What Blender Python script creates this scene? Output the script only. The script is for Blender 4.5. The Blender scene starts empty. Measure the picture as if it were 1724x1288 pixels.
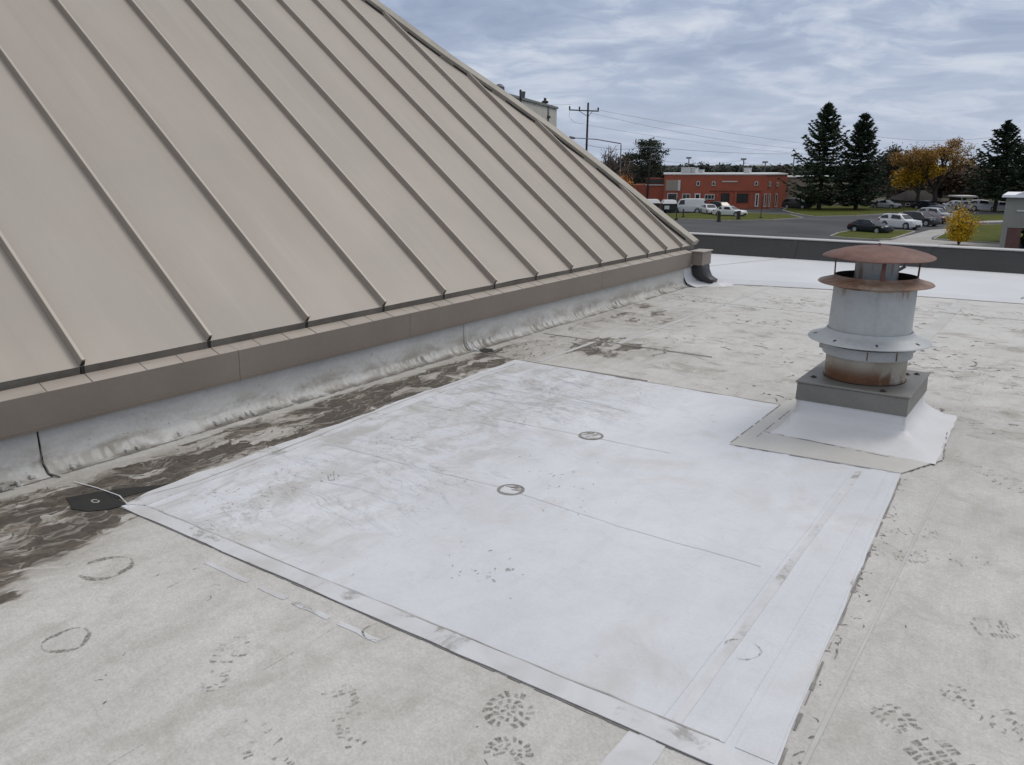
import bpy, bmesh, math, random
import numpy as np
from mathutils import Vector, Matrix
R = math.radians
S = bpy.context.scene
COL = S.collection
random.seed(7); RNG = np.random.default_rng(7)

# ------------------------------------------------------------------ camera, sky, sun, exposure
EYE = 1.55
YAW = R(35.3); PITCH = math.atan(368 / 1350)
cam = bpy.data.cameras.new('camera'); camo = bpy.data.objects.new('camera', cam); COL.objects.link(camo)
camo.location = (0, 0, EYE)
camo.rotation_euler = (R(90) - PITCH, 0, YAW)
cam.sensor_fit = 'HORIZONTAL'; cam.sensor_width = 36.0; cam.lens = 36.0 * 1350 / 1724
cam.clip_start = 0.05; cam.clip_end = 6000
S.camera = camo

SUN_EL, SUN_AZ = R(52), R(28)          # azimuth clockwise from +Y
world = bpy.data.worlds.new('World'); S.world = world; world.use_nodes = True
wn = world.node_tree; wn.nodes.clear()


class NT:
    """small node-graph helper"""
    def __init__(self, tree): self.t = tree
    def n(self, typ, **kw):
        nd = self.t.nodes.new(typ)
        for k, v in kw.items(): setattr(nd, k, v)
        return nd
    def put(self, sock, v):
        if v is None: return
        if isinstance(v, bpy.types.NodeSocket): self.t.links.new(v, sock)
        else:
            if isinstance(v, (tuple, list)) and len(v) == 3 and sock.type == 'RGBA': v = (*v, 1)
            sock.default_value = v
    def math(self, op, a, b=None, c=None, clamp=False):
        m = self.n('ShaderNodeMath', operation=op, use_clamp=clamp)
        self.put(m.inputs[0], a); self.put(m.inputs[1], b); self.put(m.inputs[2], c)
        return m.outputs[0]
    def add(self, a, b): return self.math('ADD', a, b)
    def mul(self, a, b): return self.math('MULTIPLY', a, b)
    def vm(self, op, a, b=None):
        m = self.n('ShaderNodeVectorMath', operation=op)
        self.put(m.inputs[0], a); self.put(m.inputs[1], b)
        return m.outputs[1] if op in ('LENGTH', 'DOT_PRODUCT', 'DISTANCE') else m.outputs[0]
    def sep(self, v):
        s = self.n('ShaderNodeSeparateXYZ'); self.put(s.inputs[0], v); return s.outputs
    def comb(self, x, y, z):
        s = self.n('ShaderNodeCombineXYZ')
        for i, v in enumerate((x, y, z)): self.put(s.inputs[i], v)
        return s.outputs[0]
    def scale(self, v, s): return self.vm('MULTIPLY', v, s)
    def noise(self, v, scale, detail=4, rough=.55, dist=0, out=0):
        m = self.n('ShaderNodeTexNoise')
        self.put(m.inputs['Vector'], v); self.put(m.inputs['Scale'], scale)
        m.inputs['Detail'].default_value = detail; m.inputs['Roughness'].default_value = rough
        self.put(m.inputs['Distortion'], dist)
        return m.outputs[out]
    def voro(self, v, scale, feature='F1', rnd=1):
        m = self.n('ShaderNodeTexVoronoi', feature=feature)
        self.put(m.inputs['Vector'], v); self.put(m.inputs['Scale'], scale)
        m.inputs['Randomness'].default_value = rnd
        return m.outputs[0]
    def ramp(self, v, a, b, lo=0., hi=1., smooth=True):
        m = self.n('ShaderNodeMapRange', interpolation_type='SMOOTHSTEP' if smooth else 'LINEAR')
        self.put(m.inputs['Value'], v); self.put(m.inputs['From Min'], a); self.put(m.inputs['From Max'], b)
        self.put(m.inputs['To Min'], lo); self.put(m.inputs['To Max'], hi)
        return m.outputs[0]
    def mix(self, f, a, b, mode='MIX'):
        m = self.n('ShaderNodeMix', data_type='RGBA', blend_type=mode)
        self.put(m.inputs[0], f); self.put(m.inputs[6], a); self.put(m.inputs[7], b)
        return m.outputs[2]
    def bump(self, h, dist=.01, strength=1., normal=None):
        m = self.n('ShaderNodeBump'); m.inputs['Strength'].default_value = strength
        m.inputs['Distance'].default_value = dist
        self.put(m.inputs['Height'], h)
        if normal: self.put(m.inputs['Normal'], normal)
        return m.outputs[0]


W = NT(wn)
sky = W.n('ShaderNodeTexSky', sky_type='NISHITA'); sky.sun_disc = False
sky.sun_elevation = SUN_EL; sky.sun_rotation = SUN_AZ; sky.air_density = 1.0; sky.dust_density = 2.0
gen = W.n('ShaderNodeTexCoord').outputs['Generated']
d = W.vm('NORMALIZE', gen)
dx, dy, dz = W.sep(d)
zc = W.math('MAXIMUM', dz, 0.0)
inv = W.math('DIVIDE', 1.0, W.add(zc, .19))
# stratocumulus deck seen in perspective
ca, sa = math.cos(YAW), math.sin(YAW)
rx = W.add(W.mul(dx, ca), W.mul(dy, sa)); ry = W.add(W.mul(dx, -sa), W.mul(dy, ca))
px, py = W.mul(rx, inv), W.mul(ry, inv)
pv = W.comb(px, W.mul(py, 1.0), 0.0)
warp = W.vm('SUBTRACT', W.noise(pv, 1.3, 3, .5, out=1), (.5, .5, .5))
pv2 = W.vm('ADD', pv, W.scale(warp, (.75, .55, 0)))
n1 = W.noise(pv2, 2.0, 9, .56)
n2 = W.noise(W.vm('ADD', W.comb(px, W.mul(py, 1.25), 3.0), W.scale(warp, (.5, .5, 0))), 4.6, 6, .58, .4)
n3 = W.noise(W.comb(W.mul(px, .5), W.mul(py, .9), 9.0), 1.1, 3, .5)
cl = W.add(W.add(W.mul(n1, .56), W.mul(n2, .34)), W.mul(n3, .30))
cl = W.ramp(cl, .42, .79)
dark = (.265, .325, .455); mid = (.385, .45, .58); light = (.62, .66, .735)
c = W.mix(W.ramp(cl, 0, .55, smooth=False), dark, mid)
c = W.mix(W.ramp(cl, .5, 1, smooth=False), c, light)
hz = W.ramp(dz, .0, .17, 1, 0)
c = W.mix(W.mul(hz, .55), c, (.50, .56, .67))
lift = W.ramp(dz, .25, 1.0, 1.0, 1.5)
c = W.mix(W.ramp(dz, .22, .75, 0, .8), c, (.55, .55, .55))          # overcast sky is brighter overhead
c = W.vm('SCALE', c); c.node.inputs[3].default_value = 1.0
W.put(c.node.inputs[3], W.mul(lift, 10.0))
c = W.mix(.04, c, sky.outputs[0])
below = W.ramp(dz, -.02, .0, 1, 0)
c = W.mix(below, c, (1.2, 1.25, 1.2))
bg = W.n('ShaderNodeBackground'); W.put(bg.inputs[0], c); bg.inputs[1].default_value = .1
wo = W.n('ShaderNodeOutputWorld'); wn.links.new(bg.outputs[0], wo.inputs[0])

sun = bpy.data.lights.new('sun', 'SUN'); suno = bpy.data.objects.new('sun', sun); COL.objects.link(suno)
sun.energy = 1.25; sun.angle = R(25); sun.color = (1, .945, .87)
sdir = Vector((math.sin(SUN_AZ) * math.cos(SUN_EL), math.cos(SUN_AZ) * math.cos(SUN_EL), math.sin(SUN_EL)))
suno.rotation_euler = sdir.to_track_quat('Z', 'Y').to_euler(); suno.location = (0, 0, 30)
S.view_settings.view_transform = 'Standard'; S.view_settings.look = 'None'
S.view_settings.exposure = 0.12; S.view_settings.gamma = 1.0; S.view_settings.use_curve_mapping = False
S.cycles.max_bounces = 6; S.cycles.diffuse_bounces = 3; S.cycles.glossy_bounces = 3

# ------------------------------------------------------------------ bearings -> places
FW = Vector((-math.sin(YAW) * math.cos(PITCH), math.cos(YAW) * math.cos(PITCH), -math.sin(PITCH)))
RT = Vector((math.cos(YAW), math.sin(YAW), 0)); UP = RT.cross(FW)
GZ = -5.6                                     # street level below the flat roof
def ray(x, y): return FW + RT * ((x - 862) / 1350) + UP * ((644 - y) / 1350)
def gp(x, y, z=GZ):
    r = ray(x, y); k = (z - EYE) / r.z
    return Vector((r.x * k, r.y * k, z))
def top(base, x, y):
    """height above street of something seen at (x, y) that stands as far off as base"""
    r = ray(x, y); k = math.hypot(base.x, base.y) / math.hypot(r.x, r.y)
    return EYE + r.z * k - GZ
def far(x, dist, z=GZ):
    r = ray(x, 290); k = dist / math.hypot(r.x, r.y)
    return Vector((r.x * k, r.y * k, z))

# ------------------------------------------------------------------ materials
MATS = {}
def mat(name, fn):
    if name in MATS: return MATS[name]
    m = bpy.data.materials.new(name); m.use_nodes = True
    t = m.node_tree; t.nodes.clear()
    N = NT(t); b = N.n('ShaderNodeBsdfPrincipled'); o = N.n('ShaderNodeOutputMaterial')
    t.links.new(b.outputs[0], o.inputs[0])
    fn(N, b, o)
    MATS[name] = m
    return m
def obj_co(N): return N.n('ShaderNodeTexCoord').outputs['Object']
def geo_co(N): return N.n('ShaderNodeNewGeometry').outputs['Position']
def rnd(N): return N.n('ShaderNodeObjectInfo').outputs['Random']

def simple(name, col, rough=.6, metal=0., var=.12, scale=3., bump=0., bscale=40., rand=0., spec=.5, fine=0.):
    def f(N, b, o):
        P = geo_co(N)
        n = N.noise(P, scale, 5, .6)
        k = N.ramp(n, .25, .75, 1 - var, 1 + var, smooth=False)
        if rand: k = N.mul(k, N.ramp(rnd(N), 0, 1, 1 - rand, 1 + rand, smooth=False))
        if fine: k = N.mul(k, N.ramp(N.noise(P, scale * 18, 3, .6), .3, .7, 1 - fine, 1 + fine, smooth=False))
        v = N.vm('SCALE', col); N.put(v.node.inputs[3], k)
        N.put(b.inputs['Base Color'], v); b.inputs['Roughness'].default_value = rough
        b.inputs['Metallic'].default_value = metal
        b.inputs['Specular IOR Level'].default_value = spec
        if bump: N.put(b.inputs['Normal'], N.bump(N.noise(P, bscale, 4, .6), bump))
    return mat(name, f)

def blob(N, P, cx, cy, rx_, ry_):
    q = N.scale(N.vm('SUBTRACT', P, (cx, cy, 0)), (1 / rx_, 1 / ry_, 0))
    return N.ramp(N.vm('LENGTH', q), .25, 1.0, 1, 0)

def dirt_mask(N, P):
    """brown silt that ponded along the foot of the upstand"""
    X, Y, Z = N.sep(P)
    wv = N.scale(N.vm('SUBTRACT', N.noise(P, 1.6, 4, .6, out=1), (.5, .5, .5)), (.5, .9, 0))
    Q = N.vm('ADD', P, wv)
    st = N.scale(Q, (2.6, .75, 1))
    a = N.noise(st, 1.9, 7, .62, .6)
    b = N.noise(N.scale(Q, (5.5, 1.6, 1)), 2.6, 6, .65, 1.0)
    edge = N.ramp(Y, .9, 2.4, -2.95, -3.44)
    band = N.ramp(N.math('SUBTRACT', X, edge), -.22, .12, 1, 0)
    band = N.mul(band, N.ramp(X, -4.15, -3.98, .30, 1))
    along = N.mul(N.ramp(Y, 4.6, 7.2, 1, .30), N.ramp(Y, -1.5, .8, .25, 1))
    band = N.mul(band, along)
    ex = N.math('MAXIMUM', blob(N, P, -3.25, 6.1, 1.0, .85), N.mul(blob(N, P, -3.75, 7.6, .9, 1.4), .8))
    field = N.math('MAXIMUM', band, N.mul(ex, .84))
    v = N.add(N.mul(a, .75), N.mul(b, .35))
    vc = N.n('ShaderNodeTexVoronoi', feature='F1'); N.put(vc.inputs['Vector'], N.scale(Q, (3.4, 1.5, 1))); vc.inputs['Scale'].default_value = 1.9
    v = N.add(v, N.mul(N.math('SUBTRACT', N.sep(vc.outputs['Color'])[0], .5), .24))
    thr = N.ramp(field, 0, 1, .95, .462, smooth=False)
    d_ = N.math('SUBTRACT', v, thr)
    core = N.ramp(d_, -.045, .055)
    deep = N.ramp(d_, .02, .13)
    cr = N.math('ABSOLUTE', N.math('SUBTRACT', N.noise(N.scale(Q, (4.2, 1.5, 1)), 1.6, 3, .5, .8), .5))
    vein = N.ramp(cr, .0, .030, 1, 0)
    film = N.mul(N.ramp(b, .22, .60), N.mul(field, .62))
    return core, film, deep, vein

def f_old(N, b, o):
    P = geo_co(N); X, Y, Z = N.sep(P)
    big = N.noise(P, .55, 5, .6); med = N.noise(N.scale(P, (3.2, 1.1, 1)), 2.2, 6, .62, .3)
    fine = N.noise(P, 95, 3, .65); fine2 = N.noise(P, 34, 4, .6)
    c = N.mix(N.ramp(big, .3, .7), (.425, .408, .386), (.545, .530, .507))
    c = N.mix(N.ramp(med, .38, .72, 0, .55), c, (.36, .343, .308))
    c = N.mix(N.ramp(N.noise(N.scale(P, (1, .3, 1)), 3.1, 5, .6), .52, .72, 0, .5), c, (.56, .56, .55))
    k = N.mul(N.ramp(fine, .25, .75, .84, 1.15, smooth=False), N.ramp(fine2, .3, .7, .92, 1.07, smooth=False))
    v = N.vm('SCALE', c); N.put(v.node.inputs[3], k); c = v
    # sheets turn whiter towards the new roof
    c = N.mix(N.ramp(Y, 5.0, 10.5, 0.1, .62), c, (.535, .53, .515))
    mo = N.noise(P, 4.5, 7, .68, .6)
    c = N.mix(N.ramp(mo, .50, .70, 0, .38), c, (.30, .275, .24))
    c = N.mix(N.ramp(mo, .48, .30, 0, .32), c, (.56, .55, .53))
    sc = N.noise(N.scale(P, (7, 1.0, 1)), 2.4, 7, .7, .4)
    c = N.mix(N.ramp(sc, .62, .72, 0, .35), c, (.60, .595, .58))
    gm = N.noise(N.scale(P, (1.3, 2.6, 1)), 1.5, 8, .68, .9)
    farr = N.mul(N.ramp(Y, 4.2, 6.0), N.ramp(Y, 9.0, 10.8, 1, .4))
    c = N.mix(N.mul(N.ramp(gm, .52, .66), N.add(.12, N.mul(farr, .55))), c, (.265, .24, .205))
    rg = N.math('ABSOLUTE', N.math('SUBTRACT', N.noise(N.scale(P, (1.2, 2.2, 1)), 2.2, 6, .65, 1.4), .5))
    c = N.mix(N.mul(N.ramp(rg, .0, .012, 1, 0), N.mul(farr, N.ramp(gm, .45, .58, 0, .8))), c, (.16, .145, .125))
    # small dark streak-stains, sparse and drawn out
    s = N.noise(N.scale(P, (2.2, 5.0, 1)), 3.0, 8, .68, .5)
    thr = N.ramp(Y, 4.5, 7.5, .70, .655)
    c = N.mix(N.ramp(s, thr, N.add(thr, .05), 0, .62), c, (.15, .135, .115))
    s2 = N.noise(N.scale(P, (6, 2.2, 1)), 4.2, 8, .72, .3)
    c = N.mix(N.ramp(s2, .665, .74, 0, .55), c, (.19, .175, .15))
    core, film, deep, vein = dirt_mask(N, P)
    c = N.mix(film, c, N.mix(fine2, (.19, .168, .135), (.30, .275, .235)))
    brown = N.mix(N.ramp(N.noise(P, 11, 6, .7), .35, .65), (.078, .060, .045), (.175, .145, .112))
    brown = N.mix(N.mul(deep, .85), brown, N.mix(N.ramp(N.noise(P, 26, 5, .7), .35, .65), (.022, .017, .0125), (.070, .054, .040)))
    core = N.mul(core, N.ramp(vein, 0, 1, 1, .5, smooth=False))
    c = N.mix(N.mul(core, .93), c, brown)
    b.inputs['Specular IOR Level'].default_value = .3
    N.put(b.inputs['Base Color'], c)
    N.put(b.inputs['Roughness'], N.mix(core, (.66,) * 3, (.55,) * 3))
    h = N.add(N.mul(fine, .5), N.mul(N.noise(P, 48, 3, .6), .5))
    nb = N.bump(N.noise(N.scale(P, (2, 1, 1)), 2.2, 4, .5), .02, .6)
    N.put(b.inputs['Normal'], N.bump(h, .006, .9, nb))
M_OLD = mat('weathered_membrane', f_old)

def f_patch(N, b, o):
    P = geo_co(N); X, Y, Z = N.sep(P)
    big = N.noise(P, .8, 5, .6)
    c = N.mix(N.ramp(big, .3, .7), (.55, .562, .595), (.615, .628, .662))
    # scuffed and silted on the wall side, cleaner to the right
    side = N.ramp(N.add(X, N.mul(N.math('SUBTRACT', N.noise(P, 1.3, 3, .5), .5), 1.6)), -3.5, -1.7, 1, .18)
    sm = N.noise(N.scale(P, (2.4, 1.3, 1)), 2.4, 8, .66, .8)
    c = N.mix(N.mul(N.ramp(sm, .40, .66), N.mul(side, .75)), c, (.385, .37, .345))
    c = N.mix(N.ramp(N.noise(P, 1.7, 5, .6, .5), .52, .72, 0, .55), c, (.455, .44, .41))
    wisps = N.noise(N.scale(P, (2.5, 6, 1)), 3.2, 8, .7, 1.2)
    c = N.mix(N.mul(N.ramp(wisps, .60, .68), N.mul(side, .7)), c, (.24, .23, .21))
    tiny = N.noise(P, 26, 5, .75, .4)
    c = N.mix(N.mul(N.ramp(tiny, .665, .71), N.add(.12, N.mul(side, .7))), c, (.17, .155, .14))
    rid = N.math('ABSOLUTE', N.math('SUBTRACT', N.noise(N.scale(P, (1.0, 2.4, 1)), 2.6, 5, .6, 1.1), .5))
    c = N.mix(N.mul(N.ramp(rid, .0, .016, 1, 0), N.mul(side, N.ramp(N.noise(P, 2.2, 3, .5), .45, .6, 0, .6))), c, (.27, .255, .235))
    gr = N.noise(P, 110, 2, .6)
    v = N.vm('SCALE', c); N.put(v.node.inputs[3], N.ramp(gr, .3, .7, .965, 1.03, smooth=False)); c = v
    N.put(b.inputs['Base Color'], c)
    N.put(b.inputs['Roughness'], N.ramp(big, .3, .7, .42, .58))
    wm = N.mul(N.add(blob(N, P, -3.0, 4.4, 1.3, 1.2), N.mul(blob(N, P, -2.9, 2.7, .9, 1.0), .6)), 1.0)
    wr = N.noise(N.scale(N.vm('ADD', P, N.scale(N.noise(P, 1.2, 2, .5, out=1), (.6, .3, 0))), (1.2, 4.2, 1)), 2.0, 4, .55, .6)
    hgt = N.add(N.mul(wr, N.mul(wm, 1.0)), N.mul(N.noise(N.scale(P, (.8, 2, 1)), 1.5, 3, .5), .35))
    nb = N.bump(hgt, .09, 1.0)
    N.put(b.inputs['Normal'], N.bump(N.noise(P, 70, 3, .6), .0012, .6, nb))
M_PATCH = mat('white_patch_membrane', f_patch)

def f_strip(N, b, o):
    P = geo_co(N)
    n = N.noise(P, 2.6, 6, .65, .5)
    c = N.mix(N.ramp(n, .35, .7), (.58, .585, .61), (.47, .465, .465))
    c = N.mix(N.ramp(N.noise(P, 4, 6, .7, .4), .54, .64, 0, .75), c, (.25, .24, .225))
    N.put(b.inputs['Base Color'], c); b.inputs['Roughness'].default_value = .5
    N.put(b.inputs['Normal'], N.bump(N.noise(P, 12, 4, .6), .004, .5))
M_STRIP = mat('seam_strip_membrane', f_strip)

def f_strip2(N, b, o):
    P = geo_co(N)
    n = N.noise(P, 2.6, 6, .65, .5)
    c = N.mix(N.ramp(n, .35, .7), (.47, .465, .45), (.40, .39, .37))
    N.put(b.inputs['Base Color'], c); b.inputs['Roughness'].default_value = .55
    N.put(b.inputs['Normal'], N.bump(N.noise(P, 60, 4, .6), .002, .5))
M_OLDSTRIP = mat('old_seam_strip', f_strip2)

def f_newroof(N, b, o):
    P = geo_co(N)
    c = N.mix(N.ramp(N.noise(P, .5, 4, .55), .3, .7), (.54, .552, .578), (.61, .622, .645))
    c = N.mix(N.ramp(N.noise(N.scale(P, (3, 1, 1)), 2, 6, .65), .6, .75, 0, .35), c, (.52, .52, .51))
    N.put(b.inputs['Base Color'], c); b.inputs['Roughness'].default_value = .5
    N.put(b.inputs['Normal'], N.bump(N.noise(P, 2.2, 3, .5), .02, .5))
M_NEW = mat('new_white_membrane', f_newroof)

def f_upstand(N, b, o):
    P = geo_co(N); X, Y, Z = N.sep(P)
    n = N.noise(N.scale(P, (1, 1.2, 4)), 2.2, 7, .66, .3)
    c = N.mix(N.ramp(n, .3, .7), (.43, .425, .412), (.51, .505, .49))
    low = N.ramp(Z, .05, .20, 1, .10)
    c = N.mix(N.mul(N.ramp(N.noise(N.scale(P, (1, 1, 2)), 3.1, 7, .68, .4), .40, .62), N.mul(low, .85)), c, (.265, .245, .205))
    runs = N.noise(N.scale(P, (1, 11, .45)), 2.3, 6, .7)
    c = N.mix(N.ramp(runs, .60, .76, 0, .32), c, (.27, .255, .22))
    gr = N.noise(P, 42, 4, .7)
    v = N.vm('SCALE', c); N.put(v.node.inputs[3], N.ramp(gr, .3, .7, .93, 1.05, smooth=False)); c = v
    sp = N.noise(P, 24, 6, .75, .5)
    c = N.mix(N.mul(N.ramp(sp, .62, .67), N.ramp(Z, 0, .2, .9, .35)), c, (.085, .072, .058))
    # torn pale blisters where the cove turns, grime caught between them
    cove = N.mul(N.ramp(Z, .004, .012), N.ramp(Z, .050, .072, 1, 0))
    vo = N.voro(N.scale(P, (1, 20, 8)), 1.5)
    c = N.mix(N.mul(cove, N.ramp(vo, .25, .6, .7, .25)), c, (.53, .525, .50))
    c = N.mix(N.mul(cove, N.mul(N.ramp(vo, .5, .68), N.ramp(N.noise(P, 3, 3, .5), .5, .65, 0, .7))), c, (.12, .105, .085))
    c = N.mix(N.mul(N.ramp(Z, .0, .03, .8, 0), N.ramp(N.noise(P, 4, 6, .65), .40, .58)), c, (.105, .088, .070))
    N.put(b.inputs['Base Color'], c); b.inputs['Roughness'].default_value = .9; b.inputs['Specular IOR Level'].default_value = .08
    N.put(b.inputs['Normal'], N.bump(N.add(N.add(N.noise(P, 5, 4, .5), N.mul(gr, .25)), N.mul(cove, N.mul(vo, -.25))), .006, .5))
M_UP = mat('upstand_membrane', f_upstand)

def f_panel(N, b, o):
    P = geo_co(N)
    # long soft weathering down the fall of each sheet
    q = N.comb(N.add(N.mul(N.sep(P)[0], .35), 0.0), N.sep(P)[1], N.mul(N.sep(P)[2], .35))
    n = N.noise(q, 1.9, 5, .55); big = N.noise(P, .6, 4, .55, .5)
    c = N.mix(N.ramp(n, .3, .7), (.318, .275, .234), (.352, .308, .265))
    c = N.mix(N.ramp(big, .35, .7, 0, .45), c, (.322, .296, .268))
    v = N.vm('SCALE', c); N.put(v.node.inputs[3], N.mul(N.ramp(rnd(N), 0, 1, .965, 1.035, smooth=False), N.ramp(N.noise(P, 160, 2, .5), .3, .7, .98, 1.02, smooth=False))); c = v
    X_, Y_, Z_ = N.sep(P)
    stq = N.comb(N.mul(X_, .22), N.mul(Y_, 9.0), N.mul(Z_, .22))
    st = N.noise(stq, 1.3, 6, .62, .15)
    c = N.mix(N.ramp(st, .55, .72, 0, .22), c, (.40, .365, .325))
    c = N.mix(N.ramp(st, .44, .30, 0, .18), c, (.245, .21, .175))
    sp = N.noise(P, 19, 3, .8)
    c = N.mix(N.ramp(sp, .755, .775, 0, .6), c, (.20, .17, .14))
    N.put(b.inputs['Base Color'], c)
    N.put(b.inputs['Roughness'], N.ramp(big, .3, .7, .44, .60)); b.inputs['Specular IOR Level'].default_value = .45
    N.put(b.inputs['Normal'], N.bump(N.noise(q, 2.6, 2, .4), .012, .5))
M_PANEL = mat('beige_sheet_metal', f_panel)
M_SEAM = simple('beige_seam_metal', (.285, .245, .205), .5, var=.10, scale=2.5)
M_SEAMTOP = simple('lit_seam_crest', (.41, .365, .315), .45, var=.10, scale=2.5)  # highlight on the rib tops, painted as a lighter seam colour
M_FASCIA = simple('taupe_fascia_metal', (.205, .172, .143), .5, var=.12, scale=1.6, fine=.03)
def f_ledge(N, b, o):
    P = geo_co(N)
    c = N.mix(N.ramp(N.noise(N.scale(P, (3, 1, 1)), 2, 6, .65), .35, .7), (.38, .335, .29), (.315, .275, .235))
    c = N.mix(N.ramp(N.noise(N.scale(P, (4, 1.5, 1)), 3.3, 8, .7, .8), .60, .74, 0, .85), c, (.11, .095, .08))
    N.put(b.inputs['Base Color'], c); b.inputs['Roughness'].default_value = .5
M_LEDGE = mat('stained_ledge_metal', f_ledge)
M_DRIP = simple('weathered_drip_metal', (.115, .105, .092), .5, .1, var=.35, scale=5, fine=.1)
M_DARK = simple('dark_gap', (.018, .016, .014), .8)
def f_hip(N, b, o):
    P = geo_co(N)
    c = N.mix(N.ramp(N.noise(P, 2.5, 6, .6), .35, .7), (.33, .30, .255), (.235, .215, .18))
    N.put(b.inputs['Base Color'], c); b.inputs['Roughness'].default_value = .55
M_HIP = mat('hip_cap_metal', f_hip)

def f_galv(N, b, o):
    P = obj_co(N)
    n = N.noise(P, 3.5, 5, .6); sp = N.voro(P, 34)
    c = N.mix(N.ramp(n, .3, .7), (.33, .35, .36), (.43, .45, .455))
    c = N.mix(N.ramp(sp, .0, .6, .0, .12), c, (.6, .62, .63))
    X, Y, Z = N.sep(P)
    runs = N.noise(N.scale(P, (16, 16, .9)), 1.0, 4, .6)
    c = N.mix(N.mul(N.ramp(runs, .60, .80), .20), c, (.28, .26, .23))
    c = N.mix(N.mul(N.ramp(Z, .77, .835), N.ramp(N.noise(N.scale(P, (18, 18, 3)), 1, 4, .6), .5, .65, 0, .75)), c, (.17, .09, .05))
    N.put(b.inputs['Base Color'], c); b.inputs['Metallic'].default_value = .12
    N.put(b.inputs['Roughness'], N.ramp(n, .3, .7, .50, .66))
    N.put(b.inputs['Normal'], N.bump(N.noise(P, 5, 3, .5), .004, .5))
M_GALV = mat('galvanised_steel', f_galv)
def f_duct(N, b, o):
    P = obj_co(N); X, Y, Z = N.sep(P)
    n = N.noise(N.scale(P, (4, 4, 2)), 2, 6, .6)
    c = N.mix(N.ramp(n, .3, .7), (.27, .245, .195), (.36, .34, .295))
    low = N.mul(N.ramp(Z, .31, .42, 1, 0), N.ramp(N.add(N.noise(N.scale(P, (6, 6, 3)), 1.3, 5, .6, .5), N.mul(N.ramp(N.vm('LENGTH', N.scale(N.vm('SUBTRACT', P, (-.02, -.235, .31)), (1, .6, 1.2))), .05, .24, 1, 0), .30)), .48, .64))
    c = N.mix(low, c, N.mix(N.noise(P, 22, 5, .7), (.075, .035, .018), (.20, .095, .045)))
    N.put(b.inputs['Base Color'], c); b.inputs['Metallic'].default_value = .15; b.inputs['Roughness'].default_value = .55
M_DUCT = mat('rust_stained_duct', f_duct)
def f_rust(N, b, o):
    P = obj_co(N)
    n = N.noise(P, 9, 7, .65, .4); n2 = N.noise(P, 3, 4, .55)
    c = N.mix(N.ramp(n, .3, .7), (.090, .036, .027), (.165, .074, .054))
    c = N.mix(N.ramp(n2, .45, .7, 0, .5), c, (.125, .072, .058))
    c = N.mix(N.ramp(N.noise(P, 60, 4, .7), .6, .75, 0, .6), c, (.06, .028, .02))
    N.put(b.inputs['Base Color'], c); b.inputs['Roughness'].default_value = .68
    N.put(b.inputs['Normal'], N.bump(n, .003, .6))
M_RUST = mat('rusted_steel', f_rust)
def f_rust2(N, b, o):
    P = obj_co(N)
    n = N.noise(P, 10, 7, .65, .4)
    c = N.mix(N.ramp(n, .3, .7), (.125, .058, .032), (.23, .135, .085))
    c = N.mix(N.ramp(N.noise(P, 4, 4, .6), .5, .68, 0, .7), c, (.33, .29, .25))
    N.put(b.inputs['Base Color'], c); b.inputs['Roughness'].default_value = .62
    N.put(b.inputs['Normal'], N.bump(n, .003, .5))
M_RUST2 = mat('orange_rusted_steel', f_rust2)
M_CURB = simple('weathered_curb_metal', (.175, .170, .158), .5, .25, var=.25, scale=3, fine=.05)
M_BOLT = simple('dark_bolt', (.045, .035, .028), .6, .3)
M_SKIRT = simple('white_curb_flashing', (.58, .58, .59), .5, var=.07, scale=3, bump=.006, bscale=9)
M_TPATCH = simple('grey_target_patch', (.47, .46, .44), .55, var=.10, scale=3, bump=.004, bscale=14)
M_RUBBER = simple('black_rubber', (.022, .021, .022), .42, var=.3, scale=6, bump=.003, bscale=20)
M_PAD = simple('black_pad_rubber', (.013, .012, .010), .5, var=.4, scale=9)
M_PARAPET = simple('black_parapet_membrane', (.038, .037, .0365), .62, var=.22, scale=1.2, fine=.08)
M_COPING = simple('pale_coping_metal', (.45, .445, .435), .5, .2, var=.08, scale=1)
M_CAULKSHADE = simple('dark_caulk_and_shade', (.20, .19, .175), .7, var=.5, scale=9)
M_EDGE = simple('grey_seam_shadow_dirt', (.33, .32, .305), .7, var=.45, scale=6)
M_INK = simple('pale_mark', (.34, .33, .30), .7)

def f_smudge(N, b, o):
    P = geo_co(N)
    b.inputs['Base Color'].default_value = (.115, .10, .082, 1); b.inputs['Roughness'].default_value = .75
    tr = N.n('ShaderNodeBsdfTransparent'); mx = N.n('ShaderNodeMixShader')
    N.put(mx.inputs[0], N.mul(N.ramp(N.noise(P, 70, 5, .75), .34, .64, .05, .66), N.ramp(N.noise(P, 13, 3, .6), .3, .55, .35, 1)))
    N.t.links.new(tr.outputs[0], mx.inputs[1]); N.t.links.new(b.outputs[0], mx.inputs[2])
    N.t.links.new(mx.outputs[0], o.inputs[0])
M_SMUDGE = mat('dried_mud', f_smudge)
def f_smudge3(N, b, o):
    P = geo_co(N)
    b.inputs['Base Color'].default_value = (.175, .15, .12, 1); b.inputs['Roughness'].default_value = .8
    tr = N.n('ShaderNodeBsdfTransparent'); mx = N.n('ShaderNodeMixShader')
    N.put(mx.inputs[0], N.mul(N.ramp(N.noise(P, 60, 5, .7), .36, .62, .0, .62), N.ramp(N.noise(P, 9, 3, .6), .35, .6, .1, 1)))
    N.t.links.new(tr.outputs[0], mx.inputs[1]); N.t.links.new(b.outputs[0], mx.inputs[2])
    N.t.links.new(mx.outputs[0], o.inputs[0])
M_FAINT = mat('faint_mud', f_smudge3)
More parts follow.
